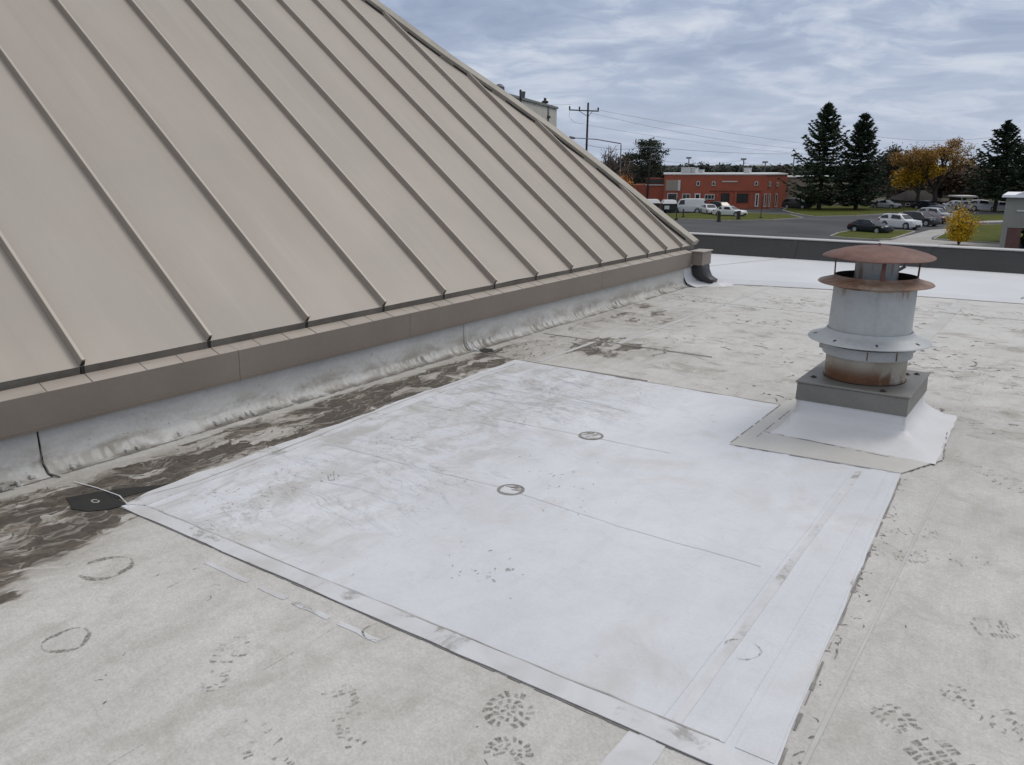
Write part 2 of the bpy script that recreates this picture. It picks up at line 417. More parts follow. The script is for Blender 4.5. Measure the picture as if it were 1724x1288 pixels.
def f_smudge2(N, b, o):
    P = geo_co(N)
    b.inputs['Base Color'].default_value = (.12, .108, .092, 1); b.inputs['Roughness'].default_value = .75
    tr = N.n('ShaderNodeBsdfTransparent'); mx = N.n('ShaderNodeMixShader')
    N.put(mx.inputs[0], N.ramp(N.noise(P, 40, 5, .7), .34, .60, .05, .80))
    N.t.links.new(tr.outputs[0], mx.inputs[1]); N.t.links.new(b.outputs[0], mx.inputs[2])
    N.t.links.new(mx.outputs[0], o.inputs[0])
M_FLECK = mat('mud_fleck', f_smudge2)

# ------------------------------------------------------------------ mesh helpers
class MB:
    def __init__(self): self.v = []; self.f = []; self.mi = []
    def add(self, vs, fs, m=0):
        o = len(self.v); self.v += [tuple(p) for p in vs]
        self.f += [tuple(i + o for i in f) for f in fs]; self.mi += [m] * len(fs)
        return self
    def quad(self, *p, m=0): return self.add(p, [tuple(range(len(p)))], m)
    def box(self, x0, x1, y0, y1, z0, z1, m=0):
        vs = [(x, y, z) for z in (z0, z1) for y in (y0, y1) for x in (x0, x1)]
        return self.add(vs, [(0, 2, 3, 1), (4, 5, 7, 6), (0, 1, 5, 4), (2, 6, 7, 3), (0, 4, 6, 2), (1, 3, 7, 5)], m)
    def hexa(self, b4, t4, m=0):
        return self.add(list(b4) + list(t4), [(3, 2, 1, 0), (4, 5, 6, 7), (0, 1, 5, 4), (1, 2, 6, 5), (2, 3, 7, 6), (3, 0, 4, 7)], m)
    def slab(self, poly, z0, z1, m=0):
        n = len(poly)
        vs = [(p[0], p[1], z0) for p in poly] + [(p[0], p[1], z1) for p in poly]
        return self.add(vs, [tuple(range(n, 2 * n)), tuple(reversed(range(n)))] + [(i, (i + 1) % n, n + (i + 1) % n, n + i) for i in range(n)], m)
    def tube(self, pts, rad, n=6, m=0, cap=True):
        pts = [Vector(p) for p in pts]
        if not isinstance(rad, (list, tuple)): rad = [rad] * len(pts)
        vs = []
        for i, p in enumerate(pts):
            t = (pts[min(i + 1, len(pts) - 1)] - pts[max(i - 1, 0)]).normalized()
            a = Vector((0, 0, 1)) if abs(t.z) < .9 else Vector((1, 0, 0))
            u = t.cross(a).normalized(); w = t.cross(u)
            for k in range(n):
                an = 2 * math.pi * k / n
                vs.append(p + (u * math.cos(an) + w * math.sin(an)) * rad[i])
        fs = [(i * n + k, i * n + (k + 1) % n, (i + 1) * n + (k + 1) % n, (i + 1) * n + k) for i in range(len(pts) - 1) for k in range(n)]
        if cap: fs += [tuple(range(n)), tuple(range((len(pts) - 1) * n, len(pts) * n))]
        return self.add(vs, fs, m)
    def lathe(self, prof, c=(0, 0), n=48, m=0):
        vs = []
        for r, z in prof:
            for k in range(n):
                an = 2 * math.pi * k / n
                vs.append((c[0] + r * math.cos(an), c[1] + r * math.sin(an), z))
        fs = [(i * n + k, i * n + (k + 1) % n, (i + 1) * n + (k + 1) % n, (i + 1) * n + k) for i in range(len(prof) - 1) for k in range(n)]
        return self.add(vs, fs, m)
    def build(self, name, mats, parent=None, smooth=False, world=True, bevel=0, fix=True):
        me = bpy.data.meshes.new(name); me.from_pydata(self.v, [], self.f)
        if not isinstance(mats, (list, tuple)): mats = [mats]
        for q in mats: me.materials.append(q)
        if len(mats) > 1: me.polygons.foreach_set('material_index', self.mi)
        if fix:
            bm = bmesh.new(); bm.from_mesh(me); bmesh.ops.recalc_face_normals(bm, faces=bm.faces)
            if bevel: 
                bmesh.ops.remove_doubles(bm, verts=bm.verts, dist=1e-5)
                bmesh.ops.bevel(bm, geom=[e for e in bm.edges if e.calc_face_angle(0) > .5], offset=bevel, segments=1, affect='EDGES', clamp_overlap=True)
            bm.to_mesh(me); bm.free()
        if smooth: me.shade_smooth()
        o = bpy.data.objects.new(name, me); COL.objects.link(o)
        if parent is not None:
            o.parent = parent
            if world and parent.type == 'EMPTY': o.matrix_parent_inverse = Matrix.Translation(-parent.location)
        return o

def tag(o, label=None, cat=None, group=None, kind=None):
    for k, v in (('label', label), ('category', cat), ('group', group), ('kind', kind)):
        if v: o[k] = v
    return o
def thing(name, label, cat, loc=(0, 0, 0), rz=0, group=None, kind=None):
    e = bpy.data.objects.new(name, None); COL.objects.link(e)
    e.empty_display_size = .2; e.location = loc; e.rotation_euler.z = rz
    return tag(e, label, cat, group, kind)
def copy_tree(o, parent=None):
    c = o.copy(); COL.objects.link(c)
    if parent is not None: c.parent = parent
    for ch in o.children: copy_tree(ch, c)
    return c
def smooth_angle(o, deg=40):
    me = o.data; me.shade_smooth()
    bm = bmesh.new(); bm.from_mesh(me)
    for e in bm.edges: e.smooth = e.calc_face_angle(0) < R(deg)
    bm.to_mesh(me); bm.free()
    return o
def raw(name, co, quads, mats, parent=None, mi=None, n=4):
    """fast mesh from numpy: co (k,3), quads (m,n)"""
    me = bpy.data.meshes.new(name)
    me.vertices.add(len(co)); me.vertices.foreach_set('co', np.asarray(co, np.float32).ravel())
    m = len(quads); me.loops.add(m * n); me.loops.foreach_set('vertex_index', np.asarray(quads, np.int32).ravel())
    me.polygons.add(m); me.polygons.foreach_set('loop_start', np.arange(m, dtype=np.int32) * n)
    try: me.polygons.foreach_set('loop_total', np.full(m, n, np.int32))
    except Exception: pass
    if not isinstance(mats, (list, tuple)): mats = [mats]
    for q in mats: me.materials.append(q)
    if mi is not None: me.polygons.foreach_set('material_index', np.asarray(mi, np.int32))
    me.update(calc_edges=True); me.validate()
    o = bpy.data.objects.new(name, me); COL.objects.link(o)
    if parent is not None: o.parent = parent
    return o

#=STRUCTURE=
# ------------------------------------------------------------------ the flat roof
def wobble(p, q, n, amp):
    """points from p to q with slight hand-cut wander"""
    p, q = Vector((*p, 0)), Vector((*q, 0)); t = (q - p); u = Vector((-t.y, t.x, 0)).normalized()
    out = []
    for i in range(n):
        k = i / n
        out.append(tuple((p + t * k + u * (random.uniform(-amp, amp) if i else 0))[:2]))
    return out
def ribbon(mb, pts, w, z, wj=.0):
    pts = [Vector((p[0], p[1], z)) for p in pts]; L = []; Rr = []
    for i, p in enumerate(pts):
        t = (pts[min(i + 1, len(pts) - 1)] - pts[max(i - 1, 0)]).normalized(); u = Vector((-t.y, t.x, 0))
        h = (w[i] if isinstance(w, (list, tuple)) else w) * .5 * (1 + random.uniform(-wj, wj))
        L.append(p + u * h); Rr.append(p - u * h)
    n = len(pts)
    mb.add(L + Rr, [(i, i + 1, n + i + 1, n + i) for i in range(n - 1)])

RX0, RX1, RY0 = -14.0, 13.0, -9.0
EDGE = [(-4.02, 10.27), (-3.6, 10.46), (-3.17, 10.56), (-2.55, 10.70), (-1.6, 10.74), (-.47, 10.83), (1.5, 10.95), (RX1, 11.2)]
deck = MB()
deck.quad((RX0, RY0, 0), (RX1, RY0, 0), (RX1, 11.4, 0), (RX0, 11.4, 0))
roof = deck.build('flat_roof', M_OLD)
tag(roof, 'weathered grey membrane roof with brown silt stains and boot prints', 'flat roof', kind='structure')

# welded laps and cover strips in the old sheet
def strip(name, x0, x1, y0, y1, z, m, parent, n=14, amp=.004, h=.0015):
    mb = MB()
    poly = wobble((x0, y0), (x1, y0), 4, amp) + wobble((x1, y0), (x1, y1), n, amp) + wobble((x1, y1), (x0, y1), 4, amp) + wobble((x0, y1), (x0, y0), n, amp)
    mb.slab(poly, z - h, z)
    return mb.build(name, m, parent)
for x0, x1, y0, y1 in ((-1.135, -1.02, 5.55, 10.7), (-.407, -.397, -3, 4.2), (-.50, -.488, 4.75, 7.0), (-3.30, -3.25, 6.2, 10.5), (-3.50, -3.46, 5.3, 6.2), (1.2, 1.3, -3, 10.8)):
    strip('lap_strip', x0, x1, y0, y1, .003, M_OLDSTRIP, roof, h=.003)
for x0, x1, y0, y1 in ((-4.0, -2.5, 5.235, 5.26), (-4.05, -2.4, 6.245, 6.265), (-4.05, -2.2, 8.85, 8.87), (-1.6, 6, 9.645, 9.665)):
    strip('lap_strip', x0, x1, y0, y1, .003, M_OLDSTRIP if y0 > 8 else M_CAULKSHADE, roof, h=.003, amp=.012)
for xa, xb in ((-2.70, -2.43), (-2.36, -2.21), (-2.17, -1.98), (-1.93, -1.74)):
    strip('lap_strip', xa, xb, 1.667, 1.690, .002, M_STRIP, roof, h=.002, n=3)
strip('lap_strip', -.845, -.735, .9, 1.775, .0025, M_STRIP, roof, h=.0025)
sl = MB()
for X, ya, yb in ((-2.64, -1, 1.55), (-1.92, -1, 1.65), (-1.2, -1, 1.2)):
    pts = [(X + random.uniform(-.004, .004), ya + (yb - ya) * i / 30) for i in range(31)]
    for i in range(30):
        if random.random() < .30: ribbon(sl, pts[i:i + 2], .0025, .0012, .5)
so = sl.build('sheet_joint', M_FAINT, roof, fix=False); so['kind'] = 'stuff'

# the new white roof beyond, with its turned-down lip
newm = MB()
lipb = [(x, y, .002) for x, y in EDGE]; lipt = [(x + .02, y + .10 + .05 * math.exp(-(x + 4) ** 2), .055 if x < -2 else .04) for x, y in EDGE]
n = len(EDGE)
newm.add(lipb + lipt, [(i, i + 1, n + i + 1, n + i) for i in range(n - 1)])
back = [(x, 13.6, .05) for x, y in EDGE]
newm.add(lipt + back, [(i, i + 1, n + i + 1, n + i) for i in range(n - 1)])
newm.quad((-14, 10.42, .05), (-4.0, 10.42, .05), (-4.0, 13.6, .05), (-14, 13.6, .05))
newroof = newm.build('white_roof', M_NEW)
tag(newroof, 'clean bright white membrane roof in front of the black parapet', 'flat roof', kind='structure')
lm = MB()
for i in range(n - 1):
    a, b_ = EDGE[i], EDGE[i + 1]
    for k in range(8):
        p = Vector(a).lerp(Vector(b_), k / 8); q = Vector(a).lerp(Vector(b_), (k + 1) / 8)
        w = .018 + .022 * random.random() + (.02 if -3.6 < p.x < -1.7 else 0)
        lm.quad((p.x, p.y - w, .0032), (q.x, q.y - w, .0032), (q.x, q.y + .004, .0034), (p.x, p.y + .004, .0034))
lm.build('lip_shade', M_CAULKSHADE, newroof)  # dark strip paints the shadow along the foot of the lip
for xa, xb, da in ((-4.9, -4.88, .9), (-2.9, -2.885, .75), (-.52, -.50, .3), (-.30, -.29, .28), (1.4, 1.42, .2)):
    mb = MB(); mb.slab([(xa, 10.95), (xb, 10.95), (xb + da, 13.5), (xa + da, 13.5)], .05, .054); mb.build('lap_strip', M_OLDSTRIP, newroof)

# parapet
par = thing('parapet_wall', 'low black membrane parapet with pale metal coping across the roof', 'parapet', (0, 13.6, 0))
mb = MB(); mb.hexa([(RX0, 13.42, .049), (RX1, 13.42, .049), (RX1, 13.98, .049), (RX0, 13.98, .049)], [(RX0, 13.6, .345), (RX1, 13.6, .345), (RX1, 13.8, .345), (RX0, 13.8, .345)])
mb.build('membrane_face', M_PARAPET, par)
x = RX0
while x < RX1:
    x1 = min(x + 3.05, RX1)
    mb = MB(); mb.box(x + .004, x1 - .004, 13.585, 13.82, .345, .364)
    mb.build('coping', M_COPING, par, bevel=.004); x = x1
for i in range(9):
    x = -9 + i * 2.4 + random.uniform(-.3, .3)
    mb = MB(); mb.hexa([(x, 13.413, .056), (x + .09, 13.413, .056), (x + .09, 13.42, .056), (x, 13.42, .056)], [(x, 13.591, .343), (x + .09, 13.591, .343), (x + .09, 13.598, .343), (x, 13.598, .343)])
    mb.build('membrane_lap', M_PARAPET, par)
# walls of our own building, down to the street
bw = thing('building_wall', 'outer wall of our own building below the roof edge', 'building', (0, 0, GZ))
M_BLOCK = simple('pale_block_wall', (.40, .38, .34), .8, var=.12, scale=1.5)
mb = MB(); mb.box(RX0, RX1, RY0, 13.9, GZ, -.02); mb.build('wall', M_BLOCK, bw)

# ------------------------------------------------------------------ membrane patch
PZ = .004
patch = thing('membrane_patch', 'large clean white membrane patch welded over the grey roof', 'roof patch', (-2, 3.4, 0), kind='thing')
outer = [(-3.50, 1.775)] + wobble((-3.50, 1.775), (-.46, 1.782), 26, .006)[1:] + [(-.455, 1.782)] + wobble((-.455, 1.782), (-.60, 4.335), 20, .004)[1:] + [(-.60, 4.335), (-1.47, 4.30), (-1.47, 5.20)] + wobble((-1.47, 5.20), (-3.65, 5.22), 12, .01)[1:] + [(-3.655, 5.225)] + wobble((-3.655, 5.225), (-3.50, 1.775), 24, .012)[1:]
mb = MB(); mb.slab(outer, .0, PZ); mb.build('patch_sheet', M_PATCH, patch)
# cover strips along its edges
mb = MB(); mb.slab([(-3.46, 1.768)] + wobble((-3.46, 1.768), (-.47, 1.774), 24, .003)[1:] + [(-.47, 1.774), (-.62, 1.868)] + wobble((-.62, 1.868), (-3.40, 1.838), 22, .004)[1:] + [(-3.40, 1.838)], PZ, PZ + .003)
mb.build('edge_strip', M_STRIP, patch)
mb = MB(); mb.slab([(-3.50, 1.80), (-3.41, 1.845)] + wobble((-3.41, 1.845), (-3.57, 5.16), 24, .006)[1:] + [(-3.57, 5.16), (-3.665, 5.22)] + wobble((-3.665, 5.22), (-3.55, 1.80), 24, .016)[1:], PZ, PZ + .0026)
mb.build('edge_strip', M_STRIP, patch)
for xa, xb, xc, xd, m in ((-.83, -.79, -.85, -.815, M_PATCH), (-.765, -.735, -.80, -.77, M_STRIP), (-.70, -.605, -.725, -.655, M_PATCH), (-.575, -.468, -.645, -.612, M_PATCH)):
    mb = MB(); mb.slab([(xa, 1.872), (xb, 1.872)] + wobble((xb, 1.872), (xd, 4.25), 14, .003)[1:] + [(xd, 4.25), (xc, 4.22)] + wobble((xc, 4.22), (xa, 1.872), 14, .003)[1:], PZ, PZ + .0022)
    mb.build('weld_strip', m, patch)
def crease(pts, w, m, name='crease', z=PZ + .0012):
    mb = MB(); fine = []
    for i in range(len(pts) - 1):
        for k in range(8):
            p = Vector(pts[i]).lerp(Vector(pts[i + 1]), k / 8); fine.append((p.x + random.uniform(-.003, .003), p.y + random.uniform(-.003, .003)))
    fine.append(pts[-1]); ribbon(mb, fine, w, z, .6)
    return mb.build(name, m, patch, fix=False)
crease([(-3.40, 3.83), (-2.9, 3.86), (-2.235, 3.90), (-1.7, 3.92)], .005, M_STRIP)
crease([(-3.3, 2.93), (-2.7, 2.95), (-2.2, 2.985)], .004, M_STRIP)
crease([(-2.1, 2.98), (-1.5, 2.93), (-.86, 2.93)], .006, M_PATCH)
crease([(-3.52, 1.86), (-3.47, 2.16), (-3.52, 3.02), (-3.60, 3.9), (-3.58, 5.1)], .006, M_EDGE, z=PZ + .0040)
crease([(-3.42, 1.842), (-2.7, 1.847), (-2.02, 1.855), (-1.3, 1.862), (-.62, 1.872)], .005, M_EDGE, z=PZ + .0042)

# puckers left in the sheet towards the wall
for i in range(26):
    if i < 17: cx, cy = random.uniform(-3.4, -2.1), random.uniform(3.5, 5.0)
    else: cx, cy = random.uniform(-3.3, -2.2), random.uniform(2.1, 3.3)
    a = random.gauss(-.15, .35); L = random.uniform(.12, .42); hh = random.uniform(.004, .009); bend = random.uniform(-.5, .5)
    vs = []; k = 9
    for q in range(k):
        t = q / (k - 1); w = (.010 + .022 * math.sin(math.pi * t)) ; h_ = hh * math.sin(math.pi * t) ** .8
        aa = a + bend * (t - .5); px_, py_ = cx + math.cos(a) * L * (t - .5), cy + math.sin(a) * L * (t - .5) + bend * L * .2 * (t - .5) ** 2
        for m_, e in ((-1, 0), (-.45, .55), (0, 1), (.35, .6), (1, 0)):
            vs.append((px_ - math.sin(aa) * w * m_, py_ + math.cos(aa) * w * m_, PZ + .0003 + h_ * e))
    mb = MB(); mb.add(vs, [(5 * q + c_, 5 * q + c_ + 1, 5 * q + 6 + c_, 5 * q + 5 + c_) for q in range(k - 1) for c_ in range(4)])
    mb.build('pucker', M_PATCH, patch, smooth=True)
# dark dirt line hugging the patch edges on the roof
em = MB()
for a, b_, nn, w in (((-3.5, 1.768), (-.46, 1.772), 60, .007), ((-.45, 1.785), (-.592, 4.335), 60, .008), ((-3.66, 5.232), (-1.5, 5.212), 40, .018), ((-3.51, 1.79), (-3.668, 5.22), 60, .022)):
    pts = [Vector(a).lerp(Vector(b_), i / nn) for i in range(nn + 1)]
    for i in range(nn):
        if random.random() < .86: ribbon(em, [pts[i], pts[i + 1]], w * random.uniform(.35, 1.5), .0026)
em.build('edge_dirt', M_CAULKSHADE, patch, fix=False)['kind'] = 'stuff'
# two round fastener plates showing through
for cx, cy, r, ang in ((-2.122, 2.988, .066, .3), (-2.206, 3.921, .072, 1.0)):
    mb = MB(); nseg = 36
    ring = [(cx + r * math.cos(t * 2 * math.pi / nseg), cy + r * math.sin(t * 2 * math.pi / nseg)) for t in range(nseg + 1)]
    mb.slab(ring[:-1], PZ, PZ + .002, 0)
    for i in range(nseg):
        w = .010 + .010 * abs(math.sin(i * .37 + ang * 3)) * random.uniform(.4, 1)
        a0, a1 = ring[i], ring[i + 1]
        f = lambda p, k: (cx + (p[0] - cx) * k, cy + (p[1] - cy) * k, PZ + .0028)
        mb.quad(f(a0, 1.03), f(a1, 1.03), f(a1, 1 - w / r), f(a0, 1 - w / r), m=1)
    for j in range(3):
        q = ang + j * .9; rr = r * random.uniform(.2, .6)
        c0 = (cx + rr * math.cos(q), cy + rr * math.sin(q))
        ribbon(mb, [(c0[0] - .03 * math.cos(ang), c0[1] - .03 * math.sin(ang)), c0, (c0[0] + .035 * math.cos(ang + .5), c0[1] + .03 * math.sin(ang + .5))], [.004, .016, .006], PZ + .003, .3)
    while len(mb.mi) < len(mb.f): mb.mi.append(1)
    for i in range(len(mb.mi) - 6, len(mb.mi)): mb.mi[i] = 1
    mb.build('fastener_plate', [M_STRIP, M_CAULKSHADE], patch, fix=False)

# ------------------------------------------------------------------ dried mud: prints, rings and flecks
def boot_print(cx, cy, ang, L=.31, wid=.115, keep=.8, heel=True, z=.0018, m=None, lo=0., hi=1.):
    mb = MB(); ux, uy = math.cos(ang), math.sin(ang)
    def P(u, v): return (cx + ux * u - uy * v, cy + uy * u + ux * v, z)
    def Pj(u, v): p = P(u, v); return (p[0] + random.uniform(-.0035, .0035), p[1] + random.uniform(-.0035, .0035), z)
    def half(t):  # half width along the sole, heel 0 .. toe 1
        return wid * (.36 if t < .25 else .29 if t < .45 else .5) * (1 - max(0, (t - .78) / .24) ** 2.2) * (1 - max(0, (.1 - t) / .13) ** 2)
    t = .03
    while t < .99:
        step = random.uniform(.042, .06)
        if lo <= t <= hi and not (.36 < t < .44) and (heel or t > .4):
            h = half(t)
            if h > .008:
                for s in (-1, 1):   # rim lugs, slanted like a tyre tread
                    if random.random() < keep:
                        a, b_ = h * random.uniform(.52, .62), h * 1.02
                        sk = random.uniform(.2, .5) * step * L
                        mb.quad(Pj((t - .5) * L, s * a), Pj((t - .5) * L + sk, s * b_), Pj((t - .5) * L + sk + step * L * .62, s * b_ * .98), Pj((t - .5) * L + step * L * .66, s * a))
                for v0, v1 in ((-.42, -.06), (.05, .40)):
                    if random.random() < keep * .8:
                        j = random.uniform(-.2, .2) * step * L
                        mb.quad(Pj((t - .5) * L + j, h * v0), Pj((t - .5) * L + j * .4, h * v1), Pj((t - .5) * L + j * .4 + step * L * .6, h * v1), Pj((t - .5) * L + j + step * L * .55, h * v0))
        t += step
    return mb.build('boot_print', m or M_FAINT, roof, fix=False)
def aim(p, q): return math.atan2(q[1] - p[1], q[0] - p[0])
def round_print(cx, cy, ang, a, b_, cut=None, z=.0018):
    mb = MB(); ca_, sa_ = math.cos(ang), math.sin(ang)
    def P(r, t, j=.002):
        u, v = a * r * math.cos(t), b_ * r * math.sin(t)
        return (cx + ca_ * u - sa_ * v + random.uniform(-j, j), cy + sa_ * u + ca_ * v + random.uniform(-j, j), z)
    for r0, r1, n_, sl_, kp in ((.70, 1.0, 17, .10, .88), (.40, .62, 10, -.16, .8), (.08, .32, 5, .3, .8)):
        for i in range(n_):
            if random.random() > kp: continue
            t0 = 2 * math.pi * (i + random.uniform(-.12, .12)) / n_; dt = 2 * math.pi / n_ * random.uniform(.45, .68)
            if cut and cut[0] < (t0 % 6.283) < cut[1]: continue
            ra, rb = r0 * random.uniform(.95, 1.05), r1 * random.uniform(.92, 1.05)
            mb.quad(P(ra, t0), P(ra, t0 + dt), P((ra + rb) / 2, t0 + dt + sl_ * .5), P(rb, t0 + dt + sl_), P(rb, t0 + sl_), P((ra + rb) / 2, t0 + sl_ * .5))
    return mb.build('boot_print', M_SMUDGE, roof, fix=False)
round_print(-1.175, 1.645, aim((-1.07, 1.47), (-1.18, 1.66)), .085, .075)
round_print(-1.075, 1.50, aim((-1.07, 1.47), (-1.18, 1.66)), .062, .070, cut=(2.2, 3.6))
boot_print(-.165, 2.20, aim((-.30, 2.32), (-.05, 2.12)), L=.34, wid=.14, keep=.8, m=M_SMUDGE)
boot_print(-.115, 2.94, .4, L=.27, wid=.12, keep=.6, lo=.42)
boot_print(-.16, 4.55, -.7, L=.40, wid=.15, keep=.55)
boot_print(-.25, 3.45, .2, L=.28, wid=.11, keep=.35)
boot_print(-.02, 2.45, -.4, L=.30, wid=.12, keep=.45)
boot_print(-.45, 3.35, .3, L=.25, wid=.1, keep=.5)
boot_print(-.42, 3.62, .5, L=.24, wid=.1, keep=.4)
boot_print(-1.55, 1.35, 2.6, L=.30, wid=.11, keep=.4)
boot_print(-2.05, 1.30, 2.2, L=.30, wid=.11, keep=.45)
boot_print(-1.62, 1.12, 2.9, L=.3, wid=.11, keep=.3)
boot_print(.45, 4.3, 1.2, L=.3, wid=.11, keep=.5)
boot_print(.2, 5.6, .6, L=.32, wid=.12, keep=.45)
boot_print(-.1, 6.5, .2, L=.34, wid=.12, keep=.5)
boot_print(-1.1, 6.35, .1, L=.4, wid=.14, keep=.4)
boot_print(-3.02, 2.55, .9, L=.25, wid=.13, keep=.5, lo=.4, z=PZ + .0015)
boot_print(-1.7, 2.25, .6, L=.26, wid=.11, keep=.2, z=PZ + .0015)

def mud_ring(cx, cy, r, gap0=0, gap1=0, w=.012, ell=1.0, z=.002):
    ww_all = w > .013
    mb = MB(); N_ = 40
    for i in range(N_):
        a0, a1 = 2 * math.pi * i / N_, 2 * math.pi * (i + 1) / N_
        if gap0 <= a0 < gap1 or abs(math.sin(a0 * 1.3 + cx * 7)) < .08: continue
        ww = w * (.22 + 1.1 * abs(math.sin(a0 * 1.3 + cx * 7)) ** 2)
        mb.quad(*[(cx + (r + s + .006 * math.sin(3 * a + cx * 9)) * math.cos(a), cy + ell * (r + s) * math.sin(a), z) for a, s in ((a0, 0), (a1, 0), (a1, -ww), (a0, -ww))])
    return mb.build('mud_ring', M_SMUDGE if ww_all else M_FAINT, roof, fix=False)
mud_ring(-2.60, 1.075, .075, w=.014); mud_ring(-2.98, 1.42, .10, 3.4, 4.3, w=.02); mud_ring(-1.78, 1.72, .055, .3, 1.2, w=.008)
mud_ring(-2.44, 2.93 + .0, .075, .5, 2.0, w=.006, z=PZ + .0016); mud_ring(-.72, 2.33, .06, 3.0, 4.6, w=.006, z=PZ + .004)
mud_ring(-.47, 3.02, .07, .2, 1.8, w=.008, z=PZ + .004)

def flecks(name, parent, cnt, pick, zfun, lmin, lmax, wmin, wmax, ang0=0, spread=3.14):
    vs = []; fs = []
    for _ in range(cnt):
        xy = pick()
        if xy is None: continue
        L = random.uniform(lmin, lmax) * random.random() ** .7 + .004; w = random.uniform(wmin, wmax)
        a = ang0 + random.uniform(-spread, spread); curv = random.uniform(-2.2, 2.2); k = 5
        z = zfun(*xy); x, y = xy; base = len(vs)
        for i in range(k):
            t = i / (k - 1); ww = w * math.sin(math.pi * (.12 + .76 * t)) * random.uniform(.5, 1.3) * .5
            vs += [(x - math.sin(a) * ww, y + math.cos(a) * ww, z), (x + math.sin(a) * ww, y - math.cos(a) * ww, z)]
            a += curv / k * random.uniform(.3, 1.6); x += math.cos(a) * L / k; y += math.sin(a) * L / k
        fs += [(base + 2 * i, base + 2 * i + 1, base + 2 * i + 3, base + 2 * i + 2) for i in range(k - 1)]
    o = raw(name, np.array(vs), np.array(fs), M_FLECK, parent); o['kind'] = 'stuff'
    if parent.type == 'EMPTY': o.matrix_parent_inverse = Matrix.Translation(-parent.location)
    return o
def clump(cx, cy, sx, sy): return random.gauss(cx, sx), random.gauss(cy, sy)
seeds = [(random.uniform(-3.45, -1.6), random.uniform(1.95, 5.1)) for _ in range(46)]
def on_patch():
    c0 = random.choice(seeds); p = clump(*c0, .11, .06)
    if not (-3.38 < p[0] < -.9 and 1.9 < p[1] < 5.15): return None
    if p[0] > -1.5 and p[1] > 4.2: return None
    if random.random() < (p[0] + 3.4) / 2.6 * .9: return None
    return p
flecks('mud_flecks', patch, 560, on_patch, lambda x, y: PZ + .0010, .006, .045, .0016, .0055)
far_seeds = [(random.uniform(-3.9, 2.2), random.uniform(5.35, 10.4)) for _ in range(75)]
def on_far():
    p = clump(*random.choice(far_seeds), .22, .10)
    return p if -4.0 < p[0] < 3 and 5.3 < p[1] < 10.5 else None
flecks('mud_flecks', roof, 760, on_far, lambda x, y: .0016, .02, .22, .006, .034, 0, .7)
near_seeds = [(random.uniform(-3.3, 1.6), random.uniform(.7, 5.0)) for _ in range(60)]
def on_near():
    p = clump(*random.choice(near_seeds), .10, .08)
    if -3.7 < p[0] < -.43 and p[1] > 1.7: return None
    return p
flecks('mud_flecks', roof, 200, on_near, lambda x, y: .0016, .008, .065, .002, .0075, 1.57, .9)
def in_silt():
    return random.uniform(-4.0, -3.55), random.uniform(1.0, 6.2)
flecks('mud_flecks', roof, 420, in_silt, lambda x, y: .0015, .02, .22, .004, .020, 1.57, .45)
def right_edge():
    y = random.uniform(1.2, 4.3); return (-.45 - (y - 1.78) * .057 + abs(random.gauss(0, .025)), y)
flecks('mud_flecks', roof, 70, right_edge, lambda x, y: .0017, .015, .06, .003, .011, 1.57, .6)

# black pad beside the patch corner
pad = thing('rubber_pad', 'small black rubber pad stuck down beside the left patch corner', 'pad', (-3.65, 1.74, 0))
mb = MB(); mb.slab([(-3.81, 1.675), (-3.74, 1.655), (-3.66, 1.625), (-3.57, 1.655), (-3.515, 1.72), (-3.495, 1.80), (-3.60, 1.81), (-3.755, 1.812)], .0, .0042)
mb.build('pad_sheet', M_PAD, pad)
mb = MB(); mb.slab([(-3.74, 1.812), (-3.60, 1.815), (-3.58, 1.93), (-3.55, 2.10), (-3.60, 2.02), (-3.66, 1.95), (-3.72, 1.87)], .0, .003); mb.build('tar_smear', M_PAD, pad)
mb = MB()
for k in range(18):
    a0, a1 = 2 * math.pi * k / 18, 2 * math.pi * (k + 1) / 18
    if k in (4, 11): continue
    mb.quad(*[(-3.655 + r * .028 * math.cos(a), 1.735 + r * .016 * math.sin(a), .0048) for a, r in ((a0, 1), (a1, 1), (a1, .62), (a0, .62))])
mb.build('chalk_mark', M_INK, pad, fix=False)
mb = MB(); ribbon(mb, [(-3.98, 1.80), (-3.8, 1.825), (-3.62, 1.835), (-3.48, 1.80)], .006, .0062); mb.build('wire_edge', M_STRIP, pad, fix=False)

# ------------------------------------------------------------------ standing seam roof
PA = R(39.5); EX, EZ = -4.32, .525
CS, SN = math.cos(PA), math.sin(PA)
NRM = Vector((SN, 0, CS))
def sp(s, y, off=0.0): return Vector((EX - s * CS, y, EZ + s * SN)) + NRM * off
STOP = 7.0
HIP = [(-.05, 10.33), (.74, 10.06), (1.62, 9.78), (2.26, 9.51), (2.94, 9.14), (3.62, 8.70), (4.25, 8.40), (4.83, 8.12), (6.0, 7.56), (STOP, 7.05)]
def hip_y(s):
    for (a, ya), (b_, yb) in zip(HIP, HIP[1:]):
        if s <= b_: return ya + (yb - ya) * (s - a) / (b_ - a)
    return HIP[-1][1]
FEET = [-3.35, -2.58, -1.80, -1.02, -.25, .53, 1.30, 2.074, 2.851, 3.62, 4.372, 5.083, 5.795, 6.47, 7.121, 7.731, 8.327, 8.893, 9.41, 9.88]
LEAN = lambda y0: .012 - .0085 * max(0, y0 - 2.5)        # slight fan of the seams
def seam_y(y0, s): return y0 + LEAN(y0) * s
def seam_end(y0):
    s = 0.
    while s < STOP and seam_y(y0, s) < hip_y(s) - .02: s += .02
    return s
mr = thing('metal_roof', 'beige standing seam metal roof sloping up from the flat roof', 'metal roof', (-4.32, 4, 0), kind='thing')
edges = [(-4.1, STOP)] + [(y, seam_end(y)) for y in FEET]
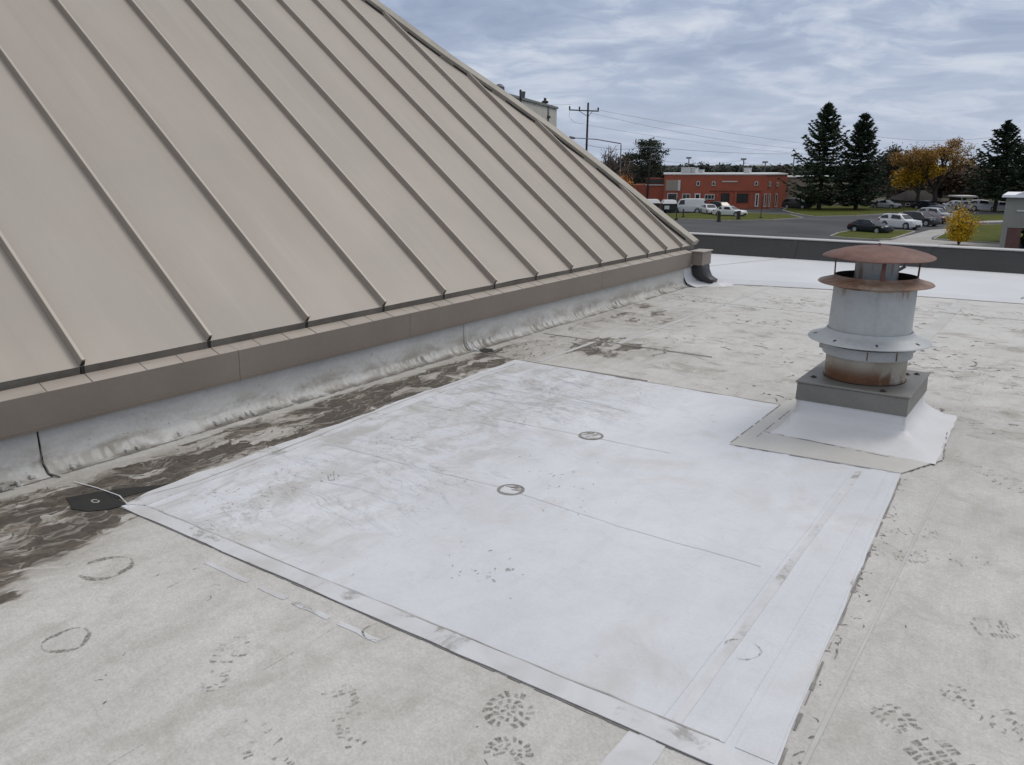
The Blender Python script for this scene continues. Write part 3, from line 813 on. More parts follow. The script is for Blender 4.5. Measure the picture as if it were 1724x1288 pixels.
for i in range(len(edges)):
    ya, sa_ = edges[i]
    last = i == len(edges) - 1
    yb, sb = (10.32, 0.) if last else edges[i + 1]
    # grid across the sheet with a faint oil-canning belly
    mb = MB(); ns = 26; nc = 6; vs = []; ph = random.uniform(0, 6)
    for a in range(ns + 1):
        s = -.035 + (max(sa_, sb) + .035) * a / ns
        y0 = min(seam_y(ya, s), hip_y(s)); y1 = min(seam_y(yb, s) if not last else 99, hip_y(s))
        for c_ in range(nc + 1):
            t = c_ / nc
            belly = math.sin(math.pi * t) ** 2 * (.006 * math.sin(s * 1.9 + ph) + .004 * math.sin(s * 4.3 + ph * 2))
            vs.append(sp(s, y0 + (y1 - y0) * t, belly))
    mb.add(vs, [(a * (nc + 1) + c_, a * (nc + 1) + c_ + 1, (a + 1) * (nc + 1) + c_ + 1, (a + 1) * (nc + 1) + c_) for a in range(ns) for c_ in range(nc)])
    p = mb.build('roof_panel', M_PANEL, mr, smooth=True, fix=False)
    # its turned-down drip edge
    mb = MB(); a0 = sp(-.035, ya + .012, -.001); a1 = sp(-.035, yb - .012, -.001)
    j = random.uniform(-.004, .004)
    mb.hexa([(a0.x - .012, a0.y, a0.z - .055 + j), (a0.x - .008 + j, a0.y, a0.z - .055), (a1.x - .008 - j, a1.y, a1.z - .055), (a1.x - .012, a1.y, a1.z - .055 - j)],
            [(a0.x - .004, a0.y, a0.z), (a0.x, a0.y, a0.z), (a1.x, a1.y, a1.z), (a1.x - .004, a1.y, a1.z)])
    mb.build('drip_edge', M_DRIP, mr)
for y0, se in edges[1:]:
    mb = MB(); hw0, hw1, hh = .017, .011, .047
    vs = []; k = 10
    for a in range(k + 1):
        s = -.03 + (se + .03) * a / k; y = seam_y(y0, s)
        vs += [sp(s, y - hw0, -.002), sp(s, y - hw1, hh), sp(s, y + hw1, hh), sp(s, y + hw0, -.002)]
    fs = [(4 * a + c_, 4 * a + (c_ + 1) % 4, 4 * a + 4 + (c_ + 1) % 4, 4 * a + 4 + c_) for a in range(k) for c_ in range(4)] + [(0, 1, 2, 3), (4 * k, 4 * k + 3, 4 * k + 2, 4 * k + 1)]
    mb.add(vs, fs)
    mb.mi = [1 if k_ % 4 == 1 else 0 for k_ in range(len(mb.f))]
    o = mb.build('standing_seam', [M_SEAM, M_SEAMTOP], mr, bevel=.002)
    e0 = sp(-.0315, y0, .0)
    mb = MB(); mb.add([sp(-.0315, y0 - .012, .0), sp(-.0315, y0 - .008, .037), sp(-.0315, y0 + .008, .037), sp(-.0315, y0 + .012, .0)], [(0, 1, 2, 3)])
    mb.add([(e0.x - .004, y0 - .008, e0.z - .056), (e0.x - .004, y0 + .008, e0.z - .056), (e0.x + .0015, y0 + .007, e0.z), (e0.x + .0015, y0 - .007, e0.z)], [(0, 1, 2, 3)])
    mb.build('seam_mouth', M_DARK, o, fix=False)
# ledge, fascia and hem, in lengths
yy = -4.1; lengths = [-4.1, -1.2, 1.0, 2.98, 4.55, 7.6, 10.02]
for a, b_ in zip(lengths, lengths[1:]):
    a += .0015; b_ -= .0015
    mb = MB(); mb.hexa([(-4.40, a, .468), (-4.193, a, .424), (-4.193, b_, .424), (-4.40, b_, .468)], [(-4.40, a, .480), (-4.190, a, .434), (-4.190, b_, .434), (-4.40, b_, .480)])
    mb.build('gutter_ledge', M_LEDGE, mr)
    mb = MB(); mb.hexa([(-4.202, a, .262), (-4.198, a, .262), (-4.198, b_, .262), (-4.202, b_, .262)], [(-4.196, a, .432), (-4.189, a, .432), (-4.189, b_, .432), (-4.196, b_, .432)])
    mb.build('fascia', M_FASCIA, mr)
    mb = MB(); mb.hexa([(-4.212, a, .240), (-4.194, a, .240), (-4.194, b_, .240), (-4.212, b_, .240)], [(-4.205, a, .2615), (-4.190, a, .2615), (-4.190, b_, .2615), (-4.205, b_, .2615)])
    mb.build('fascia_hem', M_FASCIA, mr)
for y0 in FEET[4:]:
    for dyy, w in ((.02, .004), (.33, .0025), (.56, .0025)):
        y = y0 + dyy
        if y > 9.9: continue
        lj = MB(); lj.hexa([(-4.38, y, .4758), (-4.192, y - .03, .4345), (-4.192, y - .03 + w, .4345), (-4.38, y + w, .4758)], [(-4.38, y, .4772), (-4.1885, y - .03, .4358), (-4.1885, y - .03 + w, .4358), (-4.38, y + w, .4772)])
        lj.build('ledge_joint', M_DRIP, mr)
# hip cap over the edge, with the dark gap beneath it
M_ZCL = M_DARK
mb = MB(); vs = []
for s, y in HIP:
    s = max(s, -.03)
    vs += [sp(s, y - .12, .004), sp(s, y - .118, .056), sp(s, y - .02, .085), sp(s, y + .06, .06), sp(s, y + .07, -.02)]
k = len(HIP)
mb.add(vs, [(5 * a + c_, 5 * a + c_ + 1, 5 * a + 6 + c_, 5 * a + 5 + c_) for a in range(k - 1) for c_ in range(4)] + [(0, 1, 2, 3, 4)])
mb.build('hip_cap', M_HIP, mr)
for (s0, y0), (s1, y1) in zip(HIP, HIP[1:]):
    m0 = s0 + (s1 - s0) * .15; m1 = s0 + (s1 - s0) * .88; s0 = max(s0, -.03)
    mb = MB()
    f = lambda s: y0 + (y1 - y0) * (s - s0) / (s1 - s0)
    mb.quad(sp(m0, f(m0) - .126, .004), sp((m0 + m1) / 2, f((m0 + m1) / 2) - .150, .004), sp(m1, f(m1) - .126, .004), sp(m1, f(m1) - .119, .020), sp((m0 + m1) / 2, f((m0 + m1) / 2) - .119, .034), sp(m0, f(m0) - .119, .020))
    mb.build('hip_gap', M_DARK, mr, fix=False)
# the faces of the roof that turn away
mb = MB(); vs = []
for s, y in HIP: vs.append(sp(s, y + .05, -.03))
far_e = [(v.x - 6, v.y * 0 + 10.33 - (10.33 - v.y), v.z) for v in vs]
apex = vs[-1]
mb.add(vs + [(-16, 10.33, EZ - .03), (-16, apex.y, apex.z)], [tuple(range(len(vs))) + (len(vs) + 1, len(vs))])
mb.build('end_slope', M_PANEL, mr)
mb = MB(); mb.quad((apex.x, apex.y, apex.z), (apex.x, -4.1, apex.z), (apex.x - 5.4, -4.1, EZ), (apex.x - 5.4, 10.3, EZ)); mb.build('rear_slope', M_PANEL, mr)
mb = MB(); mb.quad((EX, -4.1, EZ - .05), (apex.x, -4.1, apex.z - .02), (apex.x - 5.4, -4.1, EZ), (apex.x - 5.4, -4.1, 0), (EX, -4.1, 0)); mb.build('gable_wall', M_BLOCK, mr)

# white membrane upstand below the fascia, in three sheets
def cove(y0, y1, lap=0.):
    mb = MB(); ny = max(6, int((y1 - y0) / .06)); vs = []
    prof = [(-4.224, .262), (-4.224, .15), (-4.221, .075), (-4.212, .048), (-4.196, .026), (-4.180, .014), (-4.162, .0065), (-4.148, .0050), (-4.146, -.001)]
    np_ = len(prof)
    for i in range(ny + 1):
        y = y0 + (y1 - y0) * i / ny
        w = math.sin(y * 3.1) * .003 + math.sin(y * 17.3 + 1) * .0015 + random.uniform(-.002, .002)
        for j, (x, z) in enumerate(prof):
            k = (0, .1, .4, 1.0, 1.3, 1.2, .9, .8, .8)[j]
            vs.append((x + lap + w * k, y, z + (w * .8 * (j in (3, 4, 5)) if z > 0 else 0) + (lap if 0 < z < .2 else 0)))
    mb.add(vs, [(i * np_ + j, i * np_ + j + 1, (i + 1) * np_ + j + 1, (i + 1) * np_ + j) for i in range(ny) for j in range(np_ - 1)])
    return mb.build('upstand_sheet', M_UP, mr, smooth=True, fix=False)
cove(-4.1, 1.765); cove(1.775, 5.27); cove(5.25, 9.86, .004)
fd = MB()
for i in range(230):
    y = -1 + i * .047
    if random.random() < .8 and y < 9.8: fd.quad((-4.150, y, .0019), (-4.142 + random.uniform(0, .014), y, .0019), (-4.142 + random.uniform(0, .014), y + .046, .0019), (-4.150, y + .046, .0019))
fd.build('foot_grime', M_CAULKSHADE, mr, fix=False)['kind'] = 'stuff'
mb = MB(); mb.box(-4.26, -4.232, -4.1, 10.0, 0, .30); mb.build('backing_wall', M_DARK, mr)
for y in (1.77, 5.285):
    mb = MB()
    pts = [(-4.222, y, .25), (-4.222, y + .004, .15), (-4.217, y - .006, .08), (-4.200, y + .004, .036), (-4.170, y, .013), (-4.10, y + .02, .005)]
    if y < 2: mb.tube(pts, [.0015, .002, .003, .005, .006, .004], 5); mb.build('split_joint', M_DRIP, mr)
    else: mb.tube(pts, [.004, .005, .006, .008, .010, .005], 5); mb.build('lap_edge', M_SKIRT, mr, smooth=True)
mb = MB(); mb.slab([(-4.12, 5.31), (-4.03, 5.30), (-4.0, 5.38), (-4.06, 5.44), (-4.13, 5.42)], 0, .004); mb.build('silt_pocket', M_PAD, mr)
# loose cement-like lumps on the nearer cove
for i in range(30):
    y = random.uniform(.9, 3.6); x = -4.178 + random.uniform(-.015, .025)
    mb = MB(); a, b_, h = random.uniform(.010, .022), random.uniform(.010, .030), random.uniform(.004, .012)
    z0 = max(.004, .02 - (x + 4.17) * .35)
    mb.hexa([(x - a, y - b_, z0 - .004), (x + a, y - b_ * .7, z0 - .012), (x + a * .8, y + b_, z0 - .012), (x - a, y + b_ * .8, z0 - .004)], [(x - a * .7, y - b_ * .6, z0 + h), (x + a * .6, y - b_ * .4, z0 + h * .5), (x + a * .5, y + b_ * .7, z0 + h * .5), (x - a * .7, y + b_ * .5, z0 + h)])
    mb.build('torn_flake', M_UP, mr)
# corner: gutter end box and the flared membrane foot
mb = MB(); mb.box(-4.215, -4.055, 10.03, 10.33, .262, .436); mb.build('gutter_end_box', M_FASCIA, mr, bevel=.004)
mb = MB(); mb.box(-4.235, -4.04, 10.01, 10.35, .4365, .450); mb.build('end_box_lid', M_LEDGE, mr, bevel=.003)
mb = MB()
vs = [];
for i in range(9):
    t = i / 8; y = 9.84 + .36 * t; fl = .30 * t ** 2
    vs += [(-4.222 + .01 * t, y, .262 - .02 * t), (-4.215 + .02 * t, y, .13), (-4.18 + fl * .35, y, .06), (-4.10 + fl * .8, y + .02 * t, .02), (-4.03 + fl, y + .03 * t, .004)]
mb.add(vs, [(5 * i + j, 5 * i + j + 1, 5 * i + 6 + j, 5 * i + 5 + j) for i in range(8) for j in range(4)])
mb.build('corner_foot', M_SKIRT, mr, smooth=True)
boot = thing('downspout_boot', 'curved black rubber downspout boot under the gutter end', 'downspout', (-4.1, 10.2, 0))
mb = MB(); ring = []
path = [(-4.13, 10.17, .262, .085, .13), (-4.125, 10.17, .20, .085, .13), (-4.10, 10.175, .13, .085, .13), (-4.05, 10.19, .08, .07, .11), (-3.99, 10.21, .055, .052, .10), (-3.94, 10.23, .04, .04, .09)]
dirs = [(1, 0), (1, 0), (.94, .3), (.7, .7), (.45, .9), (.3, .95)]
vs = []
for (x, y, z, a, b_), (ux, uz) in zip(path, dirs):
    vs += [(x - ux * a * .9, y - b_, z - uz * a * .55), (x + ux * a * .9, y - b_, z + uz * a * .7), (x + ux * a * .9, y + b_, z + uz * a * .7), (x - ux * a * .9, y + b_, z - uz * a * .55)]
mb.add(vs, [(4 * i + j, 4 * i + (j + 1) % 4, 4 * i + 4 + (j + 1) % 4, 4 * i + 4 + j) for i in range(5) for j in range(4)] + [(0, 1, 2, 3), (20, 21, 22, 23)])
mb.build('spout', M_RUBBER, boot, bevel=.012, smooth=True)
mb = MB(); mb.hexa([(-4.0, 10.02, 0), (-3.78, 10.10, 0), (-3.72, 10.36, 0), (-3.98, 10.36, 0)], [(-3.98, 10.12, .022), (-3.86, 10.14, .03), (-3.84, 10.34, .03), (-3.98, 10.34, .022)]); mb.build('splash_flashing', M_SKIRT, boot)

# ------------------------------------------------------------------ roof vent
VX, VY = -1.0, 5.2
vent = thing('roof_vent', 'rusty capped galvanised roof vent on a white flashed curb', 'roof vent', (VX, VY, 0))
VC = (0, 0)
def vbuild(mb, name, m, parent=None, **kw):
    o = mb.build(name, m, None, world=False, **kw); o.parent = parent or vent
    return o
mb = MB(); mb.slab([(-.485, -.955), (.40, -.87), (.415, -.84), (.545, -.53), (.46, .26), (.30, .42), (-.42, .42), (-.485, .03)], .0035, .0075)
vbuild(mb, 'target_patch', M_TPATCH)
dm = MB()
for a, b_ in (((-.49, -.96), (.41, -.878)), ((-.49, -.96), (-.49, .03)), ((.41, -.86), (.55, -.53)), ((.55, -.53), (.47, .26)), ((-.40, -.80), (-.40, -.1)), ((-.39, -.62), (.30, -.655))):
    for i in range(24):
        p, q = Vector(a).lerp(Vector(b_), i / 24), Vector(a).lerp(Vector(b_), (i + 1) / 24)
        if random.random() < .72: ribbon(dm, [p, q], random.uniform(.003, .011), .0082)
vbuild(dm, 'edge_dirt', M_CAULKSHADE, fix=False)['kind'] = 'stuff'
cx0, cx1, cy0, cy1 = -.300, .305, -.325, .325
sk = MB(); nper = 12
def ringpts(off, z, jit):
    pts = []
    k_ = min(1, max(0, (off - .02) / .08)); fl, ff, fr_, fb = (1 + k_ * (m_ - 1) for m_ in (.32, 1.65, 1.2, .35))
    cs = [(cx0 - off * fl, cy0 - off * ff), (cx1 + off * fr_, cy0 - off * ff), (cx1 + off * fr_ * .9, cy1 + off * fb), (cx0 - off * fl, cy1 + off * fb)]
    for (a, b_) in zip(cs, cs[1:] + cs[:1]):
        for i in range(nper):
            t = i / nper; pts.append((a[0] + (b_[0] - a[0]) * t + random.uniform(-jit, jit), a[1] + (b_[1] - a[1]) * t + random.uniform(-jit, jit), z + random.uniform(-jit, jit) * .4))
    return pts
levels = [(.004, .16, 0), (.006, .105, .002), (.012, .075, .003), (.050, .045, .006), (.115, .020, .006), (.165, .0105, .006), (.185, .0078, .005)]
vs = []
for off, z, j in levels: vs += ringpts(off, z, j)
NP = 4 * nper
sk.add(vs, [(l * NP + i, l * NP + (i + 1) % NP, (l + 1) * NP + (i + 1) % NP, (l + 1) * NP + i) for l in range(len(levels) - 1) for i in range(NP)])
vbuild(sk, 'curb_flashing', M_SKIRT, smooth=True)
mb = MB()
mb.hexa([(cx0 - .012, cy0 - .012, .155), (cx1 + .012, cy0 - .012, .155), (cx1 + .012, cy1 + .012, .155), (cx0 - .012, cy1 + .012, .155)], [(cx0 - .009, cy0 - .009, .262), (cx1 + .009, cy0 - .009, .262), (cx1 + .009, cy1 + .009, .262), (cx0 - .009, cy1 + .009, .262)])
vbuild(mb, 'curb_cap_side', M_CURB, bevel=.003)
mb = MB(); mb.box(cx0 - .018, cx1 + .018, cy0 - .018, cy1 + .018, .2625, .276); vbuild(mb, 'curb_cap_top', M_CURB, bevel=.004)
for bx, by in ((-.25, -.20), (.17, -.30), (.26, .24), (-.27, .25), (.21, .20)):
    mb = MB(); mb.lathe([(0, .286), (.009, .286), (.011, .2765)], (bx, by), 8); mb.lathe([(.020, .2785), (.020, .2762)], (bx, by), 10); mb.lathe([(0, .2785), (.020, .2785)], (bx, by), 10); vbuild(mb, 'bolt', M_BOLT)
mb = MB(); mb.lathe([(.236, .2765), (.236, .300), (.233, .302), (.233, .40), (.233, .49)], n=64)
o = vbuild(mb, 'lower_duct', M_DUCT); smooth_angle(o)
mb = MB(); mb.lathe([(.240, .2764), (.240, .281)], n=64); mb.lathe([(.228, .2815), (.240, .281)], n=64); vbuild(mb, 'base_sealant', M_BOLT)
mb = MB(); mb.lathe([(.234, .424), (.256, .425), (.2575, .428), (.2575, .482), (.256, .485), (.234, .486)], n=64)
band = smooth_angle(vbuild(mb, 'clamp_band', M_GALV))
for an in (R(-78), R(-40)):
    mb = MB(); c_, s_ = math.cos(an), math.sin(an)
    p = lambda r, t, z: (r * c_ - t * s_, r * s_ + t * c_, z)
    mb.hexa([p(.256, -.003, .432), p(.2605, -.003, .432), p(.2605, .003, .432), p(.256, .003, .432)], [p(.256, -.003, .481), p(.2605, -.003, .481), p(.2605, .003, .481), p(.256, .003, .481)])
    vbuild(mb, 'rust_run', M_RUST, band)
for an in (R(195), R(25)):
    mb = MB(); c_, s_ = math.cos(an), math.sin(an)
    mb.hexa([p(.250, -.014, .435), p(.278, -.010, .442), p(.278, .010, .442), p(.250, .014, .435)], [p(.250, -.014, .478), p(.278, -.010, .472), p(.278, .010, .472), p(.250, .014, .478)])
    vbuild(mb, 'clamp_lug', M_GALV, band, bevel=.003)
# storm collar
mb = MB(); mb.lathe([(.238, .575), (.245, .578), (.252, .566), (.268, .545), (.345, .524), (.352, .515), (.348, .512), (.27, .532), (.24, .548)], n=80)
smooth_angle(vbuild(mb, 'storm_collar', M_GALV), 50)
cr = MB()
for an in (R(-70), R(-115), R(-20), R(200)):
    c_, s_ = math.cos(an), math.sin(an)
    cr.hexa([p(.300, -.006, .5385), p(.322, -.004, .5325), p(.322, .004, .5325), p(.300, .006, .5385)], [p(.300, -.006, .5400), p(.322, -.004, .5340), p(.322, .004, .5340), p(.300, .006, .5400)])
vbuild(cr, 'collar_scuff', M_BOLT)
mb = MB(); mb.lathe([(.226, .47), (.235, .53), (.236, .576), (.2352, .63), (.2345, .68), (.2338, .73), (.233, .78), (.232, .836)], n=80)
mb.v = [(x * (1 + .006 * math.sin(3 * math.atan2(y, x) + z * 9) + .004 * math.sin(7 * math.atan2(y, x) - z * 14)), y * (1 + .006 * math.sin(3 * math.atan2(y, x) + z * 9) + .004 * math.sin(7 * math.atan2(y, x) - z * 14)), z) for x, y, z in mb.v]
drum = smooth_angle(vbuild(mb, 'drum', M_GALV))
mb = MB(); an = R(-72); c_, s_ = math.cos(an), math.sin(an)
mb.hexa([p(.234, -.0035, .58), p(.2385, -.003, .58), p(.2385, .003, .58), p(.234, .0035, .58)], [p(.231, -.0035, .832), p(.2345, -.003, .832), p(.2345, .003, .832), p(.231, .0035, .832)])
vbuild(mb, 'drum_seam', M_GALV, drum)
# upper rain collar, open throat, posts and cap
mb = MB(); mb.lathe([(.226, .905), (.232, .905), (.236, .897), (.245, .888), (.318, .868), (.325, .860), (.320, .857), (.25, .872), (.233, .846), (.231, .832)], n=80)
smooth_angle(vbuild(mb, 'rain_collar', M_RUST2), 50)
mb = MB(); mb.lathe([(.2255, .905), (.2255, .78)], n=64); mb.lathe([(0, .80), (.2255, .80)], n=64); vbuild(mb, 'throat', M_DARK)
mb = MB(); mb.lathe([(.122, .80), (.122, 1.004)], n=48); smooth_angle(vbuild(mb, 'inner_flue', M_GALV))
for an in (R(-70), R(200), R(20), R(110)):
    mb = MB(); c_, s_ = math.cos(an), math.sin(an)
    mb.hexa([p(.228, -.013, .868), p(.2345, -.013, .868), p(.2345, .013, .868), p(.228, .013, .868)], [p(.232, -.011, 1.012), p(.2385, -.011, 1.012), p(.2385, .011, 1.012), p(.232, .011, 1.012)])
    mb.hexa([p(.222, -.012, 1.004), p(.250, -.020, 1.010), p(.250, .020, 1.010), p(.222, .012, 1.004)], [p(.222, -.012, 1.016), p(.250, -.020, 1.016), p(.250, .020, 1.016), p(.222, .012, 1.016)])
    vbuild(mb, 'cap_post', M_RUST, bevel=.002)
mb = MB(); mb.tube([(.10, .115, .93), (.13, .13, .95), (.135, .135, .99), (.12, .13, 1.01)], .010, 6); vbuild(mb, 'damper_handle', M_GALV)
mb = MB(); mb.lathe([(.0, 1.0835), (.05, 1.0815), (.12, 1.073), (.20, 1.056), (.27, 1.036), (.306, 1.021), (.3125, 1.015), (.309, 1.012), (.27, 1.026), (.18, 1.044), (0, 1.057)], n=80)
mb.v = [(x, y, z + (.0035 * math.sin(2 * math.atan2(y, x) + .7) + .002 * math.sin(5 * math.atan2(y, x))) * min(1, math.hypot(x, y) / .2)) for x, y, z in mb.v]
smooth_angle(vbuild(mb, 'cap', M_RUST), 50)
mb = MB(); mb.lathe([(0, 1.097), (.006, 1.096), (.009, 1.088), (.012, 1.084)], n=10); vbuild(mb, 'cap_rivet', M_RUST)
#=BACKGROUND=
# ------------------------------------------------------------------ street level
def f_ground(N, b, o):
    P = geo_co(N)
    n = N.noise(P, .03, 6, .6)
    c = N.mix(N.ramp(n, .35, .65), (.05, .055, .032), (.085, .08, .055))
    N.put(b.inputs['Base Color'], c); b.inputs['Roughness'].default_value = .9
    b.inputs['Specular IOR Level'].default_value = .08
M_GROUND = mat('rough_ground', f_ground)
def f_asph(N, b, o):
    P = geo_co(N)
    n = N.noise(P, .09, 6, .62, .4); m2 = N.noise(N.scale(P, (.05, .25, 1)), 1, 6, .65, .5)
    c = N.mix(N.ramp(n, .3, .7), (.058, .060, .065), (.088, .090, .095))
    c = N.mix(N.ramp(m2, .45, .7, 0, .6), c, (.115, .117, .12))
    c = N.mix(N.ramp(N.noise(N.scale(P, (.12, .6, 1)), 1, 7, .7, .5), .60, .68, 0, .55), c, (.045, .046, .05))
    c = N.mix(N.ramp(N.noise(P, 9, 3, .6), .3, .7, 0, .18), c, (.05, .05, .05))
    N.put(b.inputs['Base Color'], c); b.inputs['Roughness'].default_value = .78
    b.inputs['Specular IOR Level'].default_value = .08
M_ASPH = mat('worn_asphalt', f_asph)
def f_grass(N, b, o):
    P = geo_co(N)
    n = N.noise(P, .35, 6, .65); f2 = N.noise(P, 5, 4, .7)
    c = N.mix(N.ramp(n, .3, .7), (.056, .074, .012), (.108, .108, .022))
    c = N.mix(N.ramp(f2, .35, .7, 0, .6), c, (.045, .055, .018))
    c = N.mix(N.ramp(N.noise(P, 1.1, 5, .7), .58, .72, 0, .6), c, (.15, .115, .05))
    N.put(b.inputs['Base Color'], c); b.inputs['Roughness'].default_value = .9
    N.put(b.inputs['Normal'], N.bump(f2, .08, .7))
    b.inputs['Specular IOR Level'].default_value = .08
M_GRASS = mat('autumn_lawn', f_grass)
M_CONC = simple('pale_concrete', (.31, .30, .285), .85, var=.2, scale=.6, fine=.08)
M_PAINT = simple('worn_line_paint', (.36, .36, .35), .7, var=.45, scale=1.2)

mb = MB(); mb.quad((-2500, -2500, GZ - .01), (2500, -2500, GZ - .01), (2500, 4000, GZ - .01), (-2500, 4000, GZ - .01))
tag(mb.build('ground', M_GROUND), 'rough autumn ground running out to the horizon', 'ground', kind='structure')
def gpoly(pts, z): return [tuple(gp(x, y, GZ + z)) for x, y in pts]
def sheet(name, pts, z, m, label, cat, kerb=0., km=None, px=True):
    poly = gpoly(pts, z) if px else [(p[0], p[1], GZ + z) for p in pts]
    mb = MB()
    if kerb: mb.slab(poly, GZ - .005, GZ + z)
    else: mb.quad(*poly)
    o = mb.build(name, m); tag(o, label, cat, kind='structure')
    if kerb:
        k = MB(); n = len(poly)
        for i in range(n):
            a, b_ = Vector(poly[i]), Vector(poly[(i + 1) % n]); t = (b_ - a).normalized(); u = Vector((-t.y, t.x, 0)) * .09
            a, b_ = a - t * .05, b_ + t * .05
            k.hexa([(a - u) - Vector((0, 0, z + .005)), (b_ - u) - Vector((0, 0, z + .005)), (b_ + u) - Vector((0, 0, z + .005)), (a + u) - Vector((0, 0, z + .005))],
                   [(a - u) + Vector((0, 0, .015)), (b_ - u) + Vector((0, 0, .015)), (b_ + u) + Vector((0, 0, .015)), (a + u) + Vector((0, 0, .015))])
        k.build('kerb', km or M_CONC, o)
    return o
lot = sheet('parking_lot', [(-140, 20), (40, 20), (40, 140), (-20, 150), (-140, 150)], .0, M_ASPH, 'wide worn grey asphalt parking lot beyond the roof edge', 'parking lot', px=False)
for pts, w in (([(1150, 381), (1240, 377), (1330, 391), (1365, 386)], .13), ([(1300, 383), (1345, 388), (1380, 381)], .12), ([(1180, 392), (1260, 383)], .12), ([(1395, 374), (1440, 369), (1478, 372)], .12), ([(1270, 393), (1330, 396)], .12), ([(1533, 381), (1560, 388)], .1), ([(1410, 379), (1432, 381)], .1)):
    mb = MB(); q = [gp(x, y, 0) for x, y in pts]; fine = []
    for a, b_ in zip(q, q[1:]): fine += [a.lerp(b_, k / 5) for k in range(5)]
    ribbon(mb, fine + [q[-1]], w, GZ + .006, .3); mb.build('painted_line', M_PAINT, lot, fix=False)
sheet('grass_strip', [(1040, 362), (1120, 359.4), (1240, 357.4), (1330, 361), (1352, 366.2), (1300, 369.6), (1225, 371), (1185, 369), (1130, 368.5), (1040, 371)], .12, M_GRASS, 'narrow kerbed grass strip between the lot and the red building', 'grass', .1)
sheet('spruce_lawn', [(1336, 358.5), (1352, 361.5), (1372, 364.2), (1440, 362.6), (1500, 359.0), (1560, 354.5), (1600, 349.5), (1440, 346), (1330, 347.5), (1318, 353)], .14, M_GRASS, 'grass lawn under the tall spruces behind the lot', 'grass', .1)
sheet('grass_island', [(1398, 397), (1412, 391.5), (1432, 388), (1470, 387), (1525, 387.5), (1540, 389.5), (1500, 402), (1470, 402.5), (1425, 400)], .13, M_GRASS, 'grass island beneath the black sedan', 'grass', .1)
sheet('driveway', [(1480, 405), (1512, 401), (1566, 387), (1604, 384.5), (1592, 392), (1570, 399), (1560, 412), (1500, 420)], .004, M_CONC, 'pale concrete driveway apron between the grass areas', 'driveway')
sheet('front_path', [(1540, 412), (1563, 402.5), (1690, 411), (1690, 420), (1540, 425)], .008, M_CONC, 'pale concrete path in front of the yellow shrub', 'path')
sheet('side_lawn', [(1572, 401.6), (1600, 388), (1612, 378.5), (1760, 376), (1760, 409), (1690, 408.5), (1640, 406.5)], .12, M_GRASS, 'side lawn behind the yellow shrub by the beige building', 'grass', .1)
sheet('rear_path', [(1618, 375.5), (1760, 372.4), (1760, 369.6), (1618, 372.6)], .01, M_CONC, 'pale path across the far side of the side lawn', 'path')
sheet('rear_lawn', [(1614, 372.0), (1760, 369.0), (1760, 361), (1625, 361.5)], .011, M_GRASS, 'strip of lawn behind the pale path', 'grass')
sheet('cross_road', [(1090, 355), (1240, 356.3), (1335, 357.6), (1320, 352), (1090, 350.5)], .007, M_ASPH, 'side road running along the front of the red building', 'road')

# ------------------------------------------------------------------ buildings
M_BRICK = simple('red_brick_wall', (.35, .092, .052), .8, var=.14, scale=.5, fine=.12, rand=.05)
M_BRICKD = simple('dark_red_band', (.20, .048, .030), .8, var=.14, scale=.5)
M_ROOFW = simple('white_roof_edge', (.62, .62, .61), .6, var=.06)
M_GLASSD = simple('dark_window_glass', (.018, .021, .024), .12, var=.2, spec=.8)
M_FRAME = simple('pale_window_frame', (.52, .51, .48), .6, var=.05)
M_BEIGE = simple('beige_render', (.33, .29, .235), .8, var=.1, scale=.6)
M_GREYB = simple('grey_beige_render', (.27, .265, .235), .8, var=.1, scale=.8, fine=.04)
M_CREAM = simple('cream_metal_wall', (.47, .46, .405), .7, var=.05, scale=.15)
M_DOORW = simple('white_door', (.62, .62, .60), .6)
M_HVAC = simple('pale_hvac_metal', (.50, .51, .51), .5, .3)

class Face:
    """a wall plane between two ground points; boxes are set on it by bearing and height"""
    def __init__(self, pL, pR): self.a = Vector(pL); self.b = Vector(pR); self.u = (self.b - self.a); self.len = self.u.length; self.u.normalize(); self.n = Vector((self.u.y, -self.u.x, 0))
    def t(self, x):
        r = ray(x, 300); # intersect bearing with wall line in plan
        A = np.array([[r.x, -self.u.x], [r.y, -self.u.y]]); k = np.linalg.solve(A, [self.a.x, self.a.y]); return float(k[1])
    def z(self, x, y):
        t = self.t(x); p = self.a + self.u * t; r = ray(x, y); return EYE + r.z * math.hypot(p.x, p.y) / math.hypot(r.x, r.y) - GZ
    def box(self, mb, t0, t1, z0, z1, d0, d1):
        P = lambda t, d_, z: tuple(self.a + self.u * t + self.n * d_ + Vector((0, 0, z)))
        mb.hexa([P(t0, d0, z0), P(t1, d0, z0), P(t1, d1, z0), P(t0, d1, z0)], [P(t0, d0, z1), P(t1, d0, z1), P(t1, d1, z1), P(t0, d1, z1)]); return mb
def opening(F, par_, x0, x1, y0, y1, name='window', fm=None, gm=None, fr=.10, mull=1, sill=True):
    t0, t1 = F.t(x0), F.t(x1); xm = (x0 + x1) / 2; z1, z0 = F.z(xm, y0), max(.02, F.z(xm, y1))
    mb = MB()
    F.box(mb, t0, t1, z1 - fr, z1, .02, .10); F.box(mb, t0, t1, z0, z0 + fr, .02, .14 if sill else .10)
    F.box(mb, t0, t0 + fr, z0 + fr, z1 - fr, .02, .10); F.box(mb, t1 - fr, t1, z0 + fr, z1 - fr, .02, .10)
    for i in range(1, mull):
        tm = t0 + (t1 - t0) * i / mull; F.box(mb, tm - .04, tm + .04, z0 + fr, z1 - fr, .02, .09)
    w = mb.build(name, fm or M_FRAME, par_)
    g = MB(); F.box(g, t0 + fr * .8, t1 - fr * .8, z0 + fr * .8, z1 - fr * .8, .012, .05); g.build('pane', gm or M_GLASSD, w)
    return w

